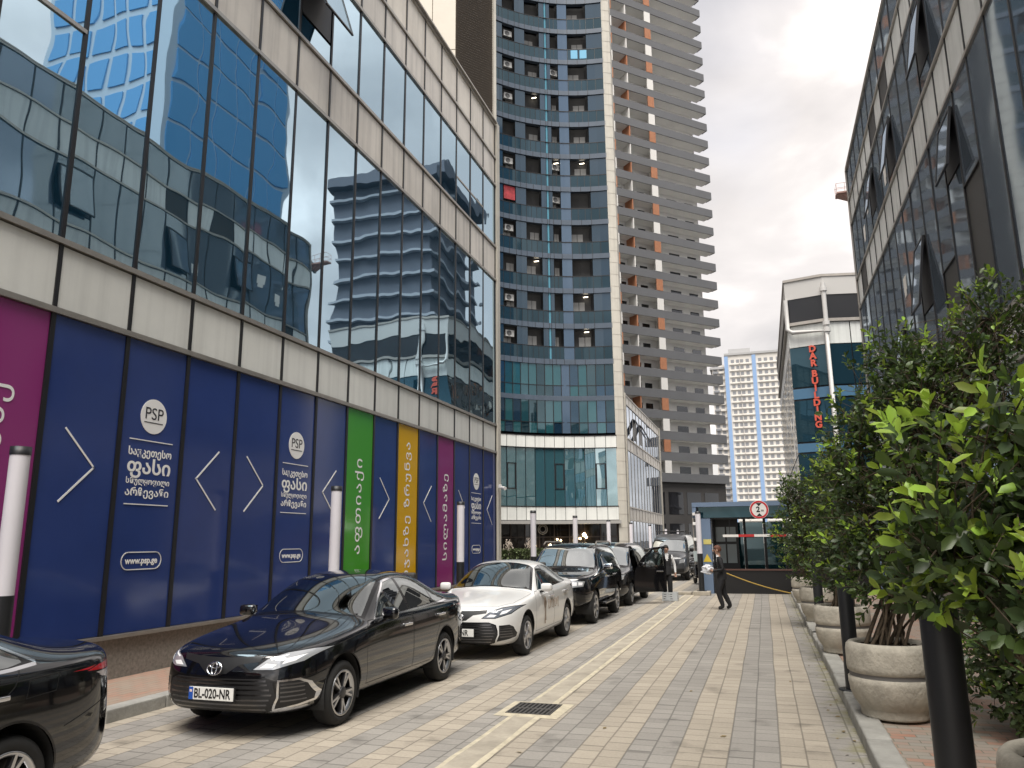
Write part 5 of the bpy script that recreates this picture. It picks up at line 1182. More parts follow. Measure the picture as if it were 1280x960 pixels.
front = [(.34, (.03, .04, .09)), (.52, (.0, .015, .08)), (.70, (.01, .025, .09)), (.85, (.05, .07, .12)), (.93, (.09, .11, .15))]
rear = [(.38, (5.10, 5.09, 5.05)), (.56, (5.13, 5.12, 5.08)), (.82, (5.12, 5.11, 5.07)), (1.04, (5.11, 5.10, 5.06)), (1.2, (5.10, 5.09, 5.05))]
mv_open = [(1.33, .36), (1.30, .75), (1.36, 1.05), (1.62, 1.42), (1.92, 1.70), (2.32, 1.74), (2.36, 1.1), (2.36, .36)]
cuts = dict(doors=[([(1.33, .36), (1.30, .75), (1.36, 1.05), (1.42, 1.10), (2.34, 1.12), (2.36, .9), (2.36, .36)], 7), ([(2.40, .36), (2.40, 1.12), (3.55, 1.12), (3.55, .36)], 8)],
    glass=[([(1.56, 1.14), (1.72, 1.40), (1.96, 1.66), (2.28, 1.70), (2.30, 1.14)], 3), ([(2.44, 1.15), (2.44, 1.70), (3.50, 1.70), (3.50, 1.15)], 4), ([(3.60, 1.15), (3.60, 1.70), (4.6, 1.66), (4.7, 1.17)], 5)], open=mv_open,
    ws_u=(1.0, 2.3, 1.12), ws=[(-.77, 1.16), (-.40, 1.20), (0, 1.22), (.40, 1.20), (.77, 1.16), (.71, 1.68), (.35, 1.73), (0, 1.745), (-.35, 1.73), (-.71, 1.68)], rw=[(-.65, 1.2), (.65, 1.2), (.60, 1.62), (-.60, 1.62)],
    front=[([(-.42, .62), (.42, .62), (.48, .80), (.40, .86), (-.40, .86), (-.48, .80)], 12), ([(-.60, .32), (.60, .32), (.64, .46), (-.64, .46)], 12)]+[([(-.43, z-.018), (.43, z-.018), (.43, z+.018), (-.43, z+.018)], 19) for z in (.69, .78)]+
      [([(.46, .70), (.62, .70), (.80, .80), (.82, .92), (.70, .90), (.50, .82)], 10), ([(.54, .74), (.64, .75), (.68, .82), (.56, .80)], 11)])
MV, mres = make_tall('people_carrier', 'black people carrier with its driver door wide open', 'car', st, front, rear, .955, (.93, 4.1), .345, cuts, (5, 'Y'), .40, P_DARK, open_door=True, seat=([(.42, 2.1), (-.42, 2.1), (.42, 3.2), (-.42, 3.2)], .60, (0, .80, 1.2, 4.6), (1.35, 1.75, 1.12), (.42, 1.85, 1.15), 5.1))
MV.location = (-4.86, 23.1, 0)
mirror(MV, -.92, 1.62, 1.16, P_DARK, 1.1)
# opened door: hinged at its front edge
dp = [(0, .36), (-.02, .75), (.05, 1.05), (.32, 1.43), (.62, 1.70), (1.0, 1.74), (1.04, 1.1), (1.04, .36)]
dw = [(.24, 1.13), (.40, 1.38), (.64, 1.64), (.94, 1.67), (.97, 1.13)]
hinge = bpy.data.objects.new('front_door', None); COL.objects.link(hinge); hinge.parent = MV; hinge.location = (.955, 1.33, 0); hinge.rotation_euler = (0, 0, R(-62)); hinge['label'] = 'opened driver door swung towards the street'
def plank(mb, poly, holes, x0, x1):
    import mathutils
    bm = bmesh.new(); es = []
    for lp in [poly]+holes:
        vs = [bm.verts.new((x1, a, c)) for a, c in lp]; es += [bm.edges.new((vs[i], vs[(i+1) % len(vs)])) for i in range(len(vs))]
    r = bmesh.ops.triangle_fill(bm, use_beauty=True, use_dissolve=False, edges=es)
    kill = [f for f in bm.faces if any(inpoly((f.calc_center_median().y, f.calc_center_median().z), h) for h in holes)]
    bmesh.ops.delete(bm, geom=kill, context='FACES')
    ex = bmesh.ops.extrude_face_region(bm, geom=list(bm.faces)); bmesh.ops.translate(bm, vec=(x0-x1, 0, 0), verts=[v for v in ex['geom'] if isinstance(v, bmesh.types.BMVert)])
    bmesh.ops.recalc_face_normals(bm, faces=bm.faces); bm.verts.index_update()
    mb.add([v.co.copy() for v in bm.verts], [[v.index for v in f.verts] for f in bm.faces]); bm.free()
b = MB(); plank(b, dp, [dw], -.06, .02); b.build('door_panel', P_DARK, hinge)
b = MB(); plank(b, dw, [], -.025, -.018); b.build('window', CGL, hinge)
b = MB(); plank(b, [(.05, .42), (.06, 1.0), (.98, 1.06), (.98, .42)], [], -.10, -.062); b.build('door_trim', INTER, hinge)
mirror(hinge, .02, .26, 1.16, P_DARK, 1.1); door_handle(hinge, .02, .82, .98)
# tall van
st = [
 (.25, .34, [(.68, .34), (.84, .42), (.90, .60), (.90, .80), (.87, 1.0), (.84, 1.07), (.74, 1.11)], (1.12, 1.13, 1.13), (-.08, -.13, -.15)),
 (.60, .30, [(.78, .30), (.93, .40), (.97, .60), (.965, .85), (.95, 1.09), (.91, 1.16), (.78, 1.21)], (1.22, 1.235, 1.24), (-.05, -.08, -.09)),
 (1.0, .30, [(.80, .30), (.95, .40), (.98, .60), (.98, .90), (.965, 1.17), (.94, 1.24), (.86, 1.36)], (1.39, 1.41, 1.42), (-.12, -.20, -.22)),
 (1.5, .30, [(.80, .30), (.95, .40), (.98, .60), (.98, .92), (.97, 1.20), (.95, 1.28), (.86, 1.86)], (1.90, 1.92, 1.93), (-.10, -.16, -.18)),
 (1.9, .30, [(.80, .30), (.95, .40), (.98, .60), (.98, .92), (.97, 1.21), (.955, 1.29), (.82, 2.12)], (2.15, 2.17, 2.175), (-.08, -.12, -.14)),
 (2.5, .30, [(.80, .30), (.95, .40), (.98, .60), (.98, .92), (.97, 1.21), (.96, 1.29), (.82, 2.22)], (2.24, 2.25, 2.255), (0, 0, 0)),
 (5.6, .30, [(.80, .30), (.95, .40), (.98, .60), (.98, .92), (.97, 1.21), (.96, 1.29), (.82, 2.22)], (2.24, 2.25, 2.255), (0, 0, 0)),
 (5.8, .34, [(.74, .34), (.90, .44), (.94, .62), (.94, .92), (.93, 1.21), (.92, 1.29), (.80, 2.16)], (2.18, 2.19, 2.19), (.03, .04, .05))]
front = [(.42, (.04, .06, .12)), (.60, (.0, .03, .11)), (.80, (.01, .03, .11)), (1.0, (.04, .07, .14)), (1.07, (.07, .10, .16))]
rear = [(.44, (5.88, 5.88, 5.85)), (.62, (5.9, 5.9, 5.86)), (.92, (5.9, 5.9, 5.86)), (1.21, (5.9, 5.9, 5.86)), (1.4, (5.89, 5.89, 5.85))]
cuts = dict(doors=[([(1.15, .45), (1.15, 1.2), (2.15, 1.25), (2.15, .45)], 7), ([(2.25, .42), (2.25, 1.25), (3.6, 1.25), (3.6, .42)], 8)],
    glass=[([(1.28, 1.28), (1.50, 1.62), (1.75, 1.86), (2.1, 1.90), (2.1, 1.28)], 3), ([(2.3, 1.32), (2.3, 1.90), (3.55, 1.90), (3.55, 1.32)], 4), ([(3.7, 1.32), (3.7, 1.90), (5.4, 1.90), (5.4, 1.32)], 5)],
    ws_u=(.6, 2.2, 1.3), ws=[(-.82, 1.36), (-.4, 1.40), (0, 1.42), (.4, 1.40), (.82, 1.36), (.78, 1.88), (.4, 1.93), (0, 1.94), (-.4, 1.93), (-.78, 1.88)], rw=[(-.7, 1.3), (.7, 1.3), (.66, 1.9), (-.66, 1.9)],
    front=[([(-.50, .72), (.50, .72), (.46, .98), (-.46, .98)], 12), ([(-.78, .40), (.78, .40), (.78, .58), (-.78, .58)], 12)]+[([(-.48, z-.018), (.48, z-.018), (.48, z+.018), (-.48, z+.018)], 13) for z in (.78, .85, .92)]+[([(.56, .82), (.80, .86), (.86, 1.04), (.60, 1.0)], 10)])
VAN, vres = make_tall('passenger_van', 'tall dark grey van with roof rack parked at the end of the row', 'van', st, front, rear, .98, (1.05, 4.6), .35, cuts, (6, 'I'), .40, P_GREY, seat=([(.45, 2.0), (-.45, 2.0)], .85, (0, .84, 1.1, 5.5), (1.2, 1.5, 1.35), (.45, 1.65, 1.38), 5.9))
VAN.location = (-4.55, 38.4, 0)
for sg in (1, -1): mirror(VAN, sg*.96, 1.45, 1.42, PLAST, 1.5)
b = MB()
for sg in (1, -1): b.tube([(sg*.72, 1.95, 2.26), (sg*.72, 1.95, 2.36), (sg*.72, 5.3, 2.36), (sg*.72, 5.3, 2.24)], .022, 6)
for i in range(7): b.tube([(-.72, 1.95+i*.55, 2.36), (.72, 1.95+i*.55, 2.36)], .018, 6)
b.build('roof_rack', PLAST, VAN)
b = MB(); b.bbox((0, 1.42, 2.02), (.06, .02, .05)); 
# dark car further back and a scooter
cb = copy_tree(MV); cb.location = (-3.05, 46.5, 0); tag(cb, 'black car far behind beside the parking entrance', 'car')
for o in kids(cb):
    if o.name.startswith('front_door') and o.type == 'EMPTY':
        o.rotation_euler = (0, 0, 0); o['label'] = 'closed driver door'
def make_scooter(loc, rz, label):
    t = thing('scooter', label, 'scooter', loc, rz)
    for u in (0, 1.32):
        b = MB(); M = Matrix.Translation((0, u, .27)) @ Matrix.Rotation(pi/2, 4, 'Y'); b.lathe([(.17, -.05), (.24, -.055), (.27, 0), (.24, .055), (.17, .05)], 24, M); b.lathe([(.03, .04), (.17, .03), (.17, -.03), (.03, -.04)], 12, M); b.build('wheel', [RUB], t)
    b = MB(); b.bbox((0, .28, .62), (.20, .06, .26), Matrix.Rotation(R(-14), 3, 'X'), bev=.05); b.bbox((0, .55, .34), (.17, .30, .05), bev=.03); b.bbox((0, 1.05, .58), (.19, .40, .16), bev=.07); b.build('body', P_DARK, t)
    b = MB(); b.bbox((0, 1.0, .80), (.16, .38, .06), bev=.045); b.build('seat', PLAST, t)
    b = MB(); b.tube([(0, 0, .27), (0, .12, .6), (0, .26, 1.0)], .035, 8); b.tube([(-.34, .36, 1.06), (-.1, .26, 1.0), (.1, .26, 1.0), (.34, .36, 1.06)], .018, 6); b.build('handlebar', PLAST, t)
    for s in (1, -1): b = MB(); b.tube([(s*.22, .30, 1.03), (s*.27, .27, 1.2)], .008, 5); b.bbox((s*.28, .27, 1.24), (.06, .012, .045), bev=.01); b.build('mirror', PLAST, t)
    b = MB(); b.bbox((0, .16, 1.22), (.22, .008, .24), Matrix.Rotation(R(-22), 3, 'X'), bev=.006); b.build('windscreen', mat('scooter_screen', (.35, .40, .40), .1), t)
    b = MB(); b.lathe([(.001, -.03), (.06, -.02), (.08, .02)], 16, Matrix.Translation((0, .16, .86)) @ Matrix.Rotation(R(80), 4, 'X')); b.build('headlight', LAMP, t)
    return t
make_scooter((-2.75, 35.2, 0), R(15), 'dark scooter with a clear windscreen standing near the parking column')
# ------------------------------------------------------------------ light posts
POSTW = mat('post_white', (.74, .72, .76), .45, noise=(.8, .05)); POSTB = mat('post_black', (.014, .015, .017), .45, noise=(3, .2))
def make_post():
    t = thing('light_post', '', 'light post', group='white and black light posts along the street')
    b = MB(); b.lathe([(.098, .0), (.098, 1.30)], 28); b.build('black_base', POSTB, t)
    b = MB(); b.lathe([(.094, 1.30), (.094, 2.72)], 28); b.build('white_tube', POSTW, t)
    b = MB(); b.lathe([(.10, 2.715), (.10, 2.80), (.001, 2.80)], 28); b.lathe([(.001, 2.714), (.10, 2.714)], 28); b.build('cap', POSTB, t)
    b = MB(); b.lathe([(.17, .0), (.17, .012), (.1, .014)], 20); b.build('foot_plate', POSTB, t)
    return t
post0 = make_post()
spots = [(-7.32, 6.05, 'white topped post in front of the purple panel beside the first arrow panel'), (-7.32, 12.4, 'white topped post in front of the green panel'), (-7.32, 18.5, 'white topped post in front of the last purple panel'),
 (-7.30, 25.0, 'white topped post just right of the white corner column'), (-7.28, 31.0, 'white topped post in front of the cafe emblem'), (-7.25, 38.0, 'white topped post standing before the dark cafe glass, between emblem and warm bulbs'), (-7.2, 44.5, 'white topped post by the warm cafe lamps'), (-7.1, 51.5, 'white topped post near the right end of the cafe'), (-6.9, 58.5, 'white topped post before the stone pilaster'), (-6.7, 65, 'white topped post standing along the glazed wing beyond the stone pilaster'),
 (-2.25, 29.0, 'white and black post with concrete foot at the parking entrance')]
for i, (x, y, lab) in enumerate(spots):
    p = post0 if i == 0 else copy_tree(post0); p['label'] = lab; p.location = (x, y, .125 if (x < -3 or x > .9) and y < 57 else 0)
    if 'concrete foot' in lab: p.location.z = .14
def make_bollard():
    t = thing('bollard', '', 'bollard', group='black bollards among the planters')
    b = MB(); b.lathe([(.088, .0), (.088, 1.42), (.083, 1.45), (.001, 1.46)], 28); b.build('tube', POSTB, t)
    b = MB(); b.lathe([(.17, .0), (.17, .012), (.1, .014)], 20); b.build('foot_plate', POSTB, t); return t
bol0 = make_bollard()
for i, (x, y, lab) in enumerate([(.79, 4.4, 'thick black bollard whose top is buried in bright young leaves'), (.89, 10.5, 'black bollard rising behind the large weathered planter'), (.92, 16.6, 'slim looking black bollard half hidden by the middle shrub')]):
    p = bol0 if i == 0 else copy_tree(bol0); p['label'] = lab; p.location = (x, y, .151)
CF = thing('concrete_block', 'low square concrete footing under the post at the parking entrance', 'footing', (-2.25, 29.0, 0)); b = MB(); b.bbox((0, 0, .068), (.30, .28, .068), bev=.02); b.bbox((-.62, .12, .05), (.26, .24, .05), bev=.02); b.build('block', CONC, CF)
# ------------------------------------------------------------------ planters
PCON = mat('planter_concrete', (.44, .41, .345), .88, noise=(3.2, .30), bump=(22, .5)); PGRV = mat('planter_groove', (.17, .165, .16), .7); SOIL = mat('soil', (.035, .025, .018), 1, noise=(30, .6), bump=(40, 1))
def make_planter():
    t = thing('concrete_planter', '', 'planter', group='round concrete planters on the right pavement')
    b = MB(); b.lathe([(.001, 0), (.36, 0), (.365, .02), (.365, .09), (.385, .105), (.43, .17), (.462, .25), (.475, .34), (.475, .385), (.455, .40)], 48); b.build('bowl', PCON, t)
    b = MB(); b.lathe([(.456, .39), (.456, .45)], 48); b.build('groove', PGRV, t)
    b = MB(); b.lathe([(.455, .44), (.478, .455), (.482, .50), (.482, .66), (.47, .715), (.44, .742), (.40, .742), (.375, .72), (.37, .66)], 48); b.build('rim', PCON, t)
    b = MB(); random.seed(1)
    rr = [(.0, .70), (.12, .705), (.25, .69), (.37, .68)]
    b.lathe([(max(r, .001), h) for r, h in rr], 30)
    for i in range(120): a = random.uniform(0, 2*pi); q = .34*sqrt(random.random()); b.bbox((q*cos(a), q*sin(a), .70), (.016, .012, .008), Matrix.Rotation(random.uniform(0, 3), 3, 'Z'))
    b.build('soil', SOIL, t)
    return t
pl0 = make_planter()
PLS = [(1.46, 4.7, 'concrete planter with dark soil showing, under the bright leafy shrub beside the thick bollard'), (1.15, 9.15, 'large weathered concrete planter with bare stems, standing behind the thick black bollard'), (1.10, 13.9, 'concrete planter half covered by the second black bollard'), (1.08, 18.9, 'small concrete planter at the bend of the kerb'), (1.06, 24.0, 'smallest concrete planter, mostly hidden, closest to the parking entrance')]
for i, (x, y, lab) in enumerate(PLS):
    p = pl0 if i == 0 else copy_tree(pl0); p.location = (x, y, .152); p.scale = (.88, .88, .97); p.rotation_euler.z = i*1.3; p['label'] = lab
# ------------------------------------------------------------------ shrubs
def leaf_mat(name, col, tr):
    m = bpy.data.materials.new(name); m.use_nodes = True; nt = m.node_tree; N = nt.nodes; L = nt.links; N.clear(); o = N.new('ShaderNodeOutputMaterial')
    p = N.new('ShaderNodeBsdfPrincipled'); p.inputs['Roughness'].default_value = .38; p.inputs['Specular IOR Level'].default_value = .45
    t = N.new('ShaderNodeBsdfTranslucent'); t.inputs[0].default_value = (*tr, 1); mx = N.new('ShaderNodeMixShader'); mx.inputs[0].default_value = .28
    g = N.new('ShaderNodeNewGeometry'); v = N.new('ShaderNodeHueSaturation'); v.inputs['Color'].default_value = (*col, 1)
    mr = N.new('ShaderNodeMapRange'); mr.inputs[3].default_value = .55; mr.inputs[4].default_value = 1.5; L.new(g.outputs['Random Per Island'], mr.inputs[0]); L.new(mr.outputs[0], v.inputs['Value'])
    mh = N.new('ShaderNodeMapRange'); mh.inputs[3].default_value = .475; mh.inputs[4].default_value = .515; L.new(g.outputs['Random Per Island'], mh.inputs[0]); L.new(mh.outputs[0], v.inputs['Hue'])
    L.new(v.outputs[0], p.inputs['Base Color']); L.new(p.outputs[0], mx.inputs[1]); L.new(t.outputs[0], mx.inputs[2]); L.new(mx.outputs[0], o.inputs[0]); return m
LF = [leaf_mat('leaf_dark', (.050, .074, .034), (.08, .14, .03)), leaf_mat('leaf_mid', (.090, .135, .045), (.16, .28, .04)), leaf_mat('leaf_new', (.27, .40, .055), (.42, .60, .07))]
BARK = mat('bark', (.10, .075, .05), .9, noise=(14, .4), bump=(30, .6))
def shrub(loc, label, h, lobes, nstem, leaf, ntip, seed, new=.2, sparse_low=.0, rosette=8):
    """lobes: (x, y, z, r) crown masses in local coordinates; stems run from the pot to the branch tips"""
    rnd = random.Random(seed); t = thing('shrub', label, 'shrub', loc, 0, 'evergreen shrubs growing in the planters')
    st = MB(); lf = MB(); V = []; Fc = []; Mi = []
    bases = []
    for i in range(nstem): a = rnd.uniform(0, 2*pi); q = .22*sqrt(rnd.random()); bases.append(Vector((q*cos(a), q*sin(a), -.03)))
    wsum = [l[3]**2.2 for l in lobes]
    forks = []
    for i in range(nstem):
        l = rnd.choices(lobes, wsum)[0]; b0 = bases[i]; tip = Vector(l[:3])+Vector((rnd.uniform(-.5, .5), rnd.uniform(-.5, .5), rnd.uniform(-.6, .2)))*l[3]
        mid = b0.lerp(tip, .45)+Vector((rnd.gauss(0, .05), rnd.gauss(0, .05), .12)); pts = []
        for k in range(9): s = k/8; p = b0.lerp(mid, s).lerp(mid.lerp(tip, s), s)+Vector((rnd.gauss(0, .012), rnd.gauss(0, .012), 0)); pts.append(p)
        r0 = rnd.uniform(.012, .024); st.tube(pts, [r0*(1-.7*k/8) for k in range(9)], 6); forks += pts[3:]
    tips = []
    for i in range(ntip):
        l = rnd.choices(lobes, wsum)[0]; d = Vector((rnd.gauss(0, 1), rnd.gauss(0, 1), rnd.gauss(0, 1))).normalized(); rr = l[3]*(rnd.random()**.42)*(1+.22*sin(d.x*5+seed)*cos(d.z*6+d.y*4))
        p = Vector(l[:3])+Vector((d.x*rr, d.y*rr, d.z*rr*1.05))
        if p.z < .08: continue
        tips.append((p, d, rr/l[3]))
    for p, d, q in tips:
        f = min(rnd.sample(forks, min(14, len(forks))), key=lambda s: (s-p).length)
        if rnd.random() < .55: m = f.lerp(p, .5)+Vector((rnd.gauss(0, .03), rnd.gauss(0, .03), .04)); st.tube([f, m, p], [.006, .0045, .0025], 4, cap=False)
        ax = (d*.6+(p-f).normalized()*.6+Vector((0, 0, .45))+Vector((rnd.gauss(0, .25), rnd.gauss(0, .25), rnd.gauss(0, .2)))).normalized()
        young = rnd.random() < new*(1.6 if q > .72 and d.z > -.2 else .25)
        n = rosette+rnd.randint(-2, 2); o = ax.orthogonal().normalized(); o2 = ax.cross(o); ph = rnd.uniform(0, 6)
        for k in range(n):
            a = ph+k*2.4; back = k/n*rnd.uniform(.10, .20)*1.1; base = p-ax*back
            out = (o*cos(a)+o2*sin(a)); tilt = rnd.uniform(.25, .95)+back*2; dr = (ax*cos(tilt)+out*sin(tilt)).normalized(); dr = (dr+Vector((0, 0, -.18*rnd.random()))).normalized()
            sd = dr.cross(ax+Vector((rnd.gauss(0, .35), rnd.gauss(0, .35), rnd.gauss(0, .3)))); sd = sd.normalized() if sd.length > .01 else dr.orthogonal().normalized(); up = sd.cross(dr)
            ln = leaf*rnd.uniform(.42, 1.12); w = ln*rnd.uniform(.20, .27); b1 = base+dr*.008
            mi = 2 if young and k < n*.7 else (1 if rnd.random() < .36 else 0)
            i0 = len(V); cup = w*rnd.uniform(.15, .5); dro = -up*ln*rnd.uniform(.0, .16)
            V.extend([b1, b1+dr*ln*.30+sd*w*.82+up*cup, b1+dr*ln*.72+sd*w*.90+up*cup+dro*.5, b1+dr*ln+dro, b1+dr*ln*.72-sd*w*.90+up*cup+dro*.5, b1+dr*ln*.30-sd*w*.82+up*cup, b1+dr*ln*.30, b1+dr*ln*.72+dro*.5])
            Fc.extend([(i0, i0+1, i0+6), (i0+1, i0+2, i0+7, i0+6), (i0+2, i0+3, i0+7), (i0, i0+6, i0+5), (i0+6, i0+7, i0+4, i0+5), (i0+7, i0+3, i0+4)]); Mi.extend([mi]*6)
    st.build('stems', BARK, t)
    me = bpy.data.meshes.new('foliage'); me.from_pydata([tuple(v) for v in V], [], Fc)
    for m in LF: me.materials.append(m)
    me.polygons.foreach_set('material_index', Mi); me.polygons.foreach_set('use_smooth', [True]*len(Fc)); me.update(); link('foliage', me, t)
    return t
z0 = .85
# nearest pot: big leaves, right edge of the picture
shrub((1.46, 4.7, z0-.02), 'big-leaved shrub covered in bright yellow-green young leaves over the thick bollard', 2.4, [(x, y-.35, z, r) for x, y, z, r in [(-.74, -.38, .95, .28), (-.62, -.62, 1.12, .34), (-.72, -.50, 1.45, .28), (-.45, -.70, .85, .32), (-.30, -.55, 1.55, .35), (-.28, -.50, 1.02, .42), (.02, -.45, 1.25, .48), (-.12, -.30, .72, .36), (.35, -.30, 1.55, .50), (.40, -.1, .85, .6), (.10, .15, .55, .42), (.75, .1, 1.35, .6), (.55, -.2, 2.0, .40), (-.30, -.25, 1.45, .30)]], 13, .102, 1050, 5, .5, rosette=9)
shrub((1.15, 9.15, z0), 'tall dense shrub in the large weathered planter, its top against the office glass', 4.0, [(.20, 0, 2.3, .38), (.40, -.1, 2.55, .60), (.30, .1, 3.0, .42), (.20, 0, 1.15, .62), (-.30, -.15, 1.0, .40), (-.15, -.1, .75, .42), (.45, .2, 1.95, .72), (.95, .1, 2.45, .72), (.05, .1, 1.75, .60), (.95, .3, 1.5, .75), (1.3, .2, 3.05, .60), (1.55, .2, 3.5, .48), (.75, .0, 2.95, .45), (-.15, .1, 2.35, .38), (-.30, .0, 1.65, .34)], 18, .092, 2000, 9, .24)
shrub((1.10, 13.9, z0), 'rounded dark green shrub in the middle planter', 2.9, [(-.05, 0, .55, .50), (.0, 0, 1.2, .62), (.05, .1, 1.9, .58), (.1, 0, 2.4, .45), (.5, .2, 1.4, .6)], 12, .085, 800, 12, .14)
shrub((1.08, 18.9, z0), 'bushy shrub over the small planter at the kerb bend', 2.9, [(-.25, 0, .55, .55), (-.35, 0, 1.2, .70), (-.25, .1, 1.9, .62), (.2, 0, 2.4, .5), (.2, .2, 1.4, .7), (-.5, 0, 2.2, .35)], 10, .09, 760, 15, .16)
shrub((1.06, 24.0, z0), 'small shrub closest to the parking entrance, mostly hidden by the one before it', 2.6, [(0, 0, .6, .55), (0, 0, 1.3, .65), (.1, .1, 1.9, .5)], 8, .09, 420, 18, .10)
GS = shrub((2.2, 8.6, .125), 'low dark shrub growing straight from the brick pavement behind the thick bollard', 1.6, [(0, 0, .45, .55), (.25, .2, .9, .6), (-.1, .3, 1.1, .5), (.5, -.2, .6, .6), (-.2, -.2, .8, .45)], 12, .09, 800, 21, .12)
GS['group'] = ''; del GS['group']
# ------------------------------------------------------------------ drain grate, box, camera
DG = thing('drain_grate', 'square iron drain grate set in a pale concrete border', 'grate', (-2.68, 9.13, 0)); IRON = mat('cast_iron', (.085, .08, .075), .6, .3, noise=(20, .3))
b = MB(); random.seed(2)
o_ = [(-.37, -.40), (.37, -.41), (.385, .40), (-.365, .41)]; i_ = [(-.265, -.30), (.265, -.30), (.265, .30), (-.265, .30)]
for k in range(4): a, c, d, e2 = o_[k], o_[(k+1) % 4], i_[(k+1) % 4], i_[k]; b.add([(*a, .004), (*c, .004), (*d, .016), (*e2, .016)], [(0, 1, 2, 3)])
b.build('border', MORT, DG)
b = MB(); b.box(-.262, .262, -.295, -.27, -.02, .02); b.box(-.262, .262, .27, .295, -.02, .02); b.box(-.262, -.24, -.27, .27, -.02, .02); b.box(.24, .262, -.27, .27, -.02, .02); b.box(-.24, .24, -.022, .022, -.02, .0195)
for k in range(9): x = -.216+k*.054; b.box(x-.0125, x+.0125, -.27, -.022, -.02, .019); b.box(x-.0125, x+.0125, .022, .27, -.02, .019)
b.build('iron_grid', IRON, DG)
b = MB(); b.quad((-.262, -.295, .0138), (.262, -.295, .0138), (.262, .295, .0138), (-.262, .295, .0138)); b.build('pit', mat('pit_black', (.004, .004, .004), 1), DG)
BX = thing('plastic_crate', 'small pale grey plastic crate on the road beside the open car door', 'crate', (-3.02, 26.0, 0)); b = MB()
for z in (.02, .09, .16, .23):
    b.box(-.24, .24, -.17, -.15, z, z+.05); b.box(-.24, .24, .15, .17, z, z+.05); b.box(-.24, -.22, -.15, .15, z, z+.05); b.box(.22, .24, -.15, .15, z, z+.05)
for x in (-.23, 0, .23):
    for y in (-.16, .16): b.box(x-.012, x+.012, y-.0125, y+.0125, 0, .275)
b.box(-.22, .22, -.15, .15, .01, .02); b.build('crate', mat('crate_grey', (.48, .50, .51), .6), BX)
CM = thing('security_camera', 'small white security camera on the white corner column', 'camera', (-8.42, 24.86, 3.75)); b = MB(); b.bbox((.02, -.02, 0), (.05, .05, .06), bev=.015); b.tube([(.05, -.04, -.02), (.14, -.1, -.04)], .02, 6); b.build('bracket', WHITE, CM)
b = MB(); b.tube([(.10, -.06, -.05), (.26, -.2, -.09)], [.05, .06], 10); b.build('housing', WHITE, CM)
# fallen leaves and scraps in the gutter
b = MB(); random.seed(14)
for i in range(70):
    x = random.choice((random.gauss(.62, .1), random.uniform(-2.5, .6))) if i < 55 else random.uniform(1.0, 2.2); y = random.uniform(5, 24); z = .006 if x < .75 else .131; a = random.uniform(0, 6); s = random.uniform(.02, .045)
    if x > .74 and x < .98: continue
    d = Vector((cos(a), sin(a), 0))*s; e2 = Vector((-sin(a), cos(a), 0))*s*.45; p = Vector((x, y, z)); b.add([p-d, p+e2+Vector((0, 0, .006)), p+d+Vector((0, 0, .004)), p-e2], [(0, 1, 2, 3)])
o = b.build('fallen_leaves', mat('dry_leaf', (.20, .15, .07), .8), None); tag(o, 'scattered dry leaves on the paving along the planter kerb', 'leaves', kind='stuff')
# ------------------------------------------------------------------ people
SKIN = mat('skin', (.42, .25, .18), .55); SUIT = mat('black_suit', (.010, .010, .012), .75); SHIRT = mat('white_shirt', (.72, .72, .72), .8); HAIRB = mat('brown_hair', (.085, .035, .02), .7); HAIRD = mat('dark_hair', (.015, .012, .01), .7); SHOE = mat('black_shoe', (.008, .008, .008), .3); REDH = mat('auburn_hair', (.11, .04, .022), .7)
def skin_mesh(joints, edges, root, levels=2):
    me = bpy.data.meshes.new('b'); me.from_pydata([j[0] for j in joints], edges, []); o = bpy.data.objects.new('b', me); COL.objects.link(o)
    o.modifiers.new('k', 'SKIN'); s = o.modifiers.new('s', 'SUBSURF'); s.levels = levels; s.render_levels = levels
    for i, j in enumerate(joints): v = me.skin_vertices[0].data[i]; v.radius = j[1] if isinstance(j[1], tuple) else (j[1], j[1]); v.use_root = (i == root)
    m = ev_mesh(o); bpy.data.objects.remove(o); return m
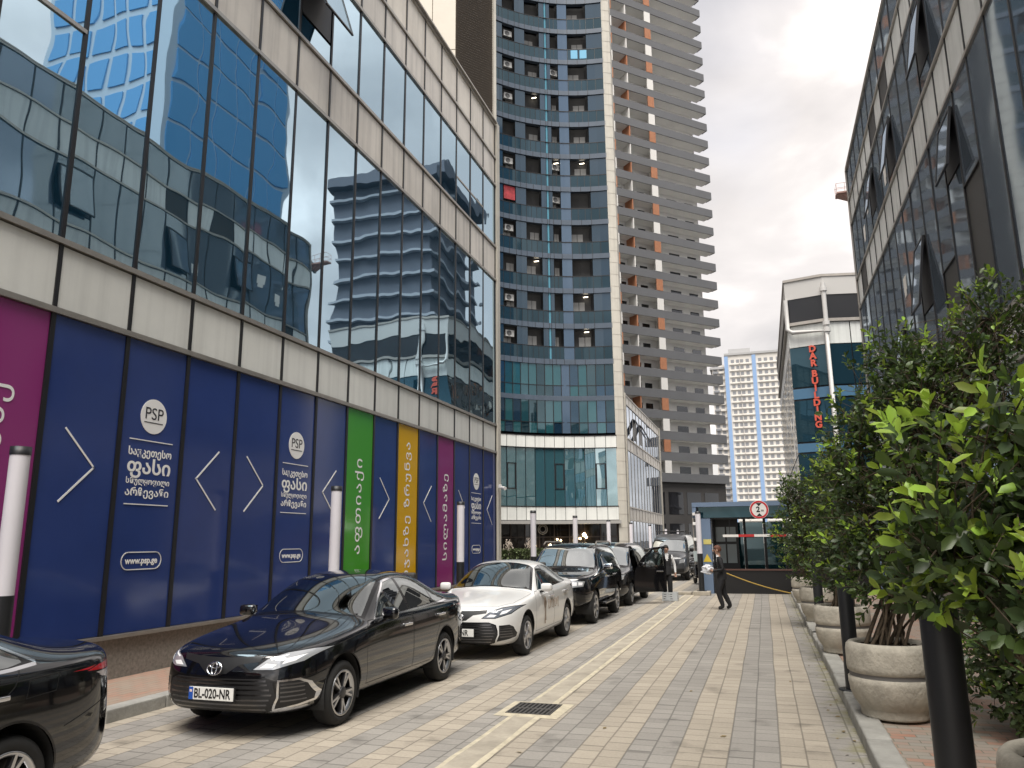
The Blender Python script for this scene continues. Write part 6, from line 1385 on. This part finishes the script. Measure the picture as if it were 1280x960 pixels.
def person(label, loc, rz, legs, arms, lean, hair, group=None, jacket=SUIT):
    """faces -Y; legs: ((knee, ankle, toe) left, right), arms: ((elbow, wrist, hand) left, right) in metres"""
    t = thing('person', label, 'person', loc, rz)
    L = Vector(lean)
    hip = Vector((0, 0, .93)); ch = hip+Vector((0, 0, .36))+L*.6; nk = hip+Vector((0, 0, .56))+L; hd = nk+Vector((0, -.03, .13)); 
    J = [(tuple(hip), (.145, .115)), (tuple(hip.lerp(ch, .5)), (.135, .10)), (tuple(ch), (.165, .115)), (tuple(nk), (.055, .055)), (tuple(hd), (.078, .09)), (tuple(hd+Vector((0, 0, .07))), (.072, .088))]
    E_ = [(0, 1), (1, 2), (2, 3), (3, 4), (4, 5)]
    mats = [(hip, 1), (ch, 1), (nk, 3), (hd, 0)]
    segs = [(hip, ch, 1, .2), (ch, nk-Vector((0, 0, .05)), 1, .2), (nk, hd+Vector((0, 0, .12)), 0, .1)]
    for sx, (kn, an, to) in zip((1, -1), legs):
        i = len(J); hj = hip+Vector((sx*.09, 0, -.06)); J += [(tuple(hj), (.112, .112)), (kn, (.085, .088)), (an, (.068, .072)), (to, (.042, .032))]; E_ += [(0, i), (i, i+1), (i+1, i+2), (i+2, i+3)]
        segs += [(hj, Vector(kn), 1, .1), (Vector(kn), Vector(an)+Vector((0, 0, .02)), 1, .1), (Vector(an)-Vector((0, 0, .02)), Vector(to), 4, .1)]
    for sx, (el, wr, ha) in zip((1, -1), arms):
        i = len(J); sh = ch+Vector((sx*.175, 0, .11)); J += [(tuple(sh), (.068, .068)), (el, (.048, .048)), (wr, (.034, .034)), (ha, (.036, .022))]; E_ += [(2, i), (i, i+1), (i+1, i+2), (i+2, i+3)]
        segs += [(sh, Vector(el), 1, .1), (Vector(el), Vector(wr), 1, .1), (Vector(wr), Vector(ha)+(Vector(ha)-Vector(wr))*.4, 0, .1)]
    me = skin_mesh(J, E_, 0)
    for m in (SKIN, jacket, SHIRT, SHIRT, SHOE): me.materials.append(m)
    def sd(p, a, c): d = c-a; s = max(0, min(1, (p-a).dot(d)/d.length_squared)); return (p-(a+d*s)).length
    for f in me.polygons:
        c = f.center; f.use_smooth = True; k = min(segs, key=lambda s: sd(c, s[0], s[1]))[2]
        if c.z > nk.z+.015 and (c-hd).length < .3: k = 0
        elif k in (0, 1) and nk.z-.20 < c.z < nk.z+.03 and abs(c.x-nk.x) < .075*(.3+(c.z-(nk.z-.20))/.20) and c.y < ch.y-.02 and jacket is SUIT: k = 2
        f.material_index = k
    body = link('body', me, t)
    # face
    b = MB(); b.bbox(hd+Vector((0, -.105, .0)), (.012, .02, .024), Matrix.Rotation(R(18), 3, 'X'), bev=.008); b.build('nose', SKIN, t)
    for s in (1, -1): b = MB(); b.bbox(hd+Vector((s*.032, -.088, .028)), (.013, .006, .006), bev=.003); b.build('eye', HAIRD, t); b = MB(); b.bbox(hd+Vector((s*.083, .0, .01)), (.01, .02, .032), bev=.008); b.build('ear', SKIN, t)
    b = MB(); b.bbox(hd+Vector((0, -.088, -.045)), (.022, .006, .005), bev=.002); b.build('mouth', mat('lips', (.30, .13, .11), .6), t)
    b = MB(); M = Matrix.Translation(hd+Vector((0, .018, .055))); n = 16
    vs = []; 
    prof = [(.001, .098), (.045, .09), (.078, .062), (.094, .02), (.097, -.03), (.088, -.075)]
    for r, h in prof:
        for k in range(n):
            a = 2*pi*k/n; cut = max(0, -sin(a)); hh = max(h, .035*cut+(-.08)*(1-cut)) if h < .03 else h; vs.append(M @ Vector((r*cos(a)*.95, r*sin(a)*1.12, hh)))
    b.add(vs, [(i*n+k, i*n+(k+1) % n, (i+1)*n+(k+1) % n, (i+1)*n+k) for i in range(len(prof)-1) for k in range(n)], True); b.build('hair', hair, t)
    # fingers on each hand
    for (el, wr, ha), s in zip(arms, (1, -1)):
        wr, ha = Vector(wr), Vector(ha); d = (ha-wr).normalized(); sd_ = d.cross(Vector((0, 0, 1)));
        sd_ = sd_.normalized() if sd_.length > .2 else Vector((0, 1, 0)); dn = sd_.cross(d); b = MB()
        for q, ln in ((-.027, .065), (-.009, .075), (.009, .072), (.026, .055)):
            p0 = ha+sd_*q; b.tube([p0, p0+d*ln*.55, p0+d*ln*.9+dn*.018], [.0105, .009, .007], 6)
        b.tube([ha-d*.03+sd_*.035, ha+sd_*.055, ha+d*.03+sd_*.05], [.012, .01, .008], 6); b.build('fingers', SKIN, t)
    # jacket skirt and lapels
    if jacket is SUIT:
        b = MB(); n = 24; rows = [(hip+Vector((0, 0, .17)), .150, .118), (hip+Vector((0, 0, .05)), .168, .135), (hip+Vector((0, 0, -.10)), .176, .142)]
        b.add([c+Vector((rx*cos(2*pi*k/n), ry*sin(2*pi*k/n), 0)) for c, rx, ry in rows for k in range(n)], [(i*n+k, i*n+(k+1) % n, (i+1)*n+(k+1) % n, (i+1)*n+k) for i in range(2) for k in range(n)], True); b.build('jacket_hem', SUIT, t)
    return t
# man walking to the left with papers: faces -X
man = person('man in black suit and white shirt walking, papers in his hands', (-1.22, 23.1, 0), R(-82),
    legs=(((.08, -.13, .50), (.09, -.02, .09), (.10, -.16, .045)), ((-.08, .02, .49), (-.09, .20, .10), (-.10, .09, .04))),
    arms=(((.24, .02, 1.10), (.16, -.24, 1.06), (.10, -.31, 1.07)), ((-.24, .03, 1.10), (-.16, -.22, 1.04), (-.09, -.30, 1.05))), lean=(0, -.07, 0), hair=REDH)
PB = thing('paper_bundle', 'white crumpled bundle of papers held by the walking man', 'papers', (-1.22-.38, 23.05, 1.10)); b = MB(); random.seed(6)
bm = bmesh.new(); bmesh.ops.create_icosphere(bm, subdivisions=3, radius=1)
for v in bm.verts: s = 1+.25*sin(v.co.x*7)*cos(v.co.y*6+v.co.z*5)+random.uniform(-.06, .06); v.co = Vector((v.co.x*.16*s, v.co.y*.13*s, v.co.z*.13*s))
bm.verts.index_update(); b.add([v.co.copy() for v in bm.verts], [[v.index for v in f.verts] for f in bm.faces]); bm.free()
b.bbox((-.04, 0, -.09), (.15, .11, .012), Matrix.Rotation(R(12), 3, 'Y')); b.build('papers', mat('paper_grey', (.62, .63, .66), .7), PB)
per2 = person('person in white shirt and dark waistcoat standing behind the open car door', (-3.12, 26.15, 0), R(15),
    legs=(((.09, -.02, .49), (.10, .02, .09), (.12, -.10, .04)), ((-.09, -.02, .49), (-.12, .02, .09), (-.14, -.10, .04))),
    arms=(((.27, .02, 1.12), (.28, -.02, .88), (.28, -.04, .80)), ((-.26, -.02, 1.14), (-.25, -.24, 1.12), (-.24, -.32, 1.14))), lean=(0, -.03, 0), hair=HAIRD, jacket=SUIT)
for o in kids(per2):
    if o.name.startswith('body'):
        me = o.data
        for f in me.polygons:
            c = f.center
            if abs(c.x) > .155 and c.z > .80 and f.material_index == 1: f.material_index = 2
        me.materials[1] = SUIT
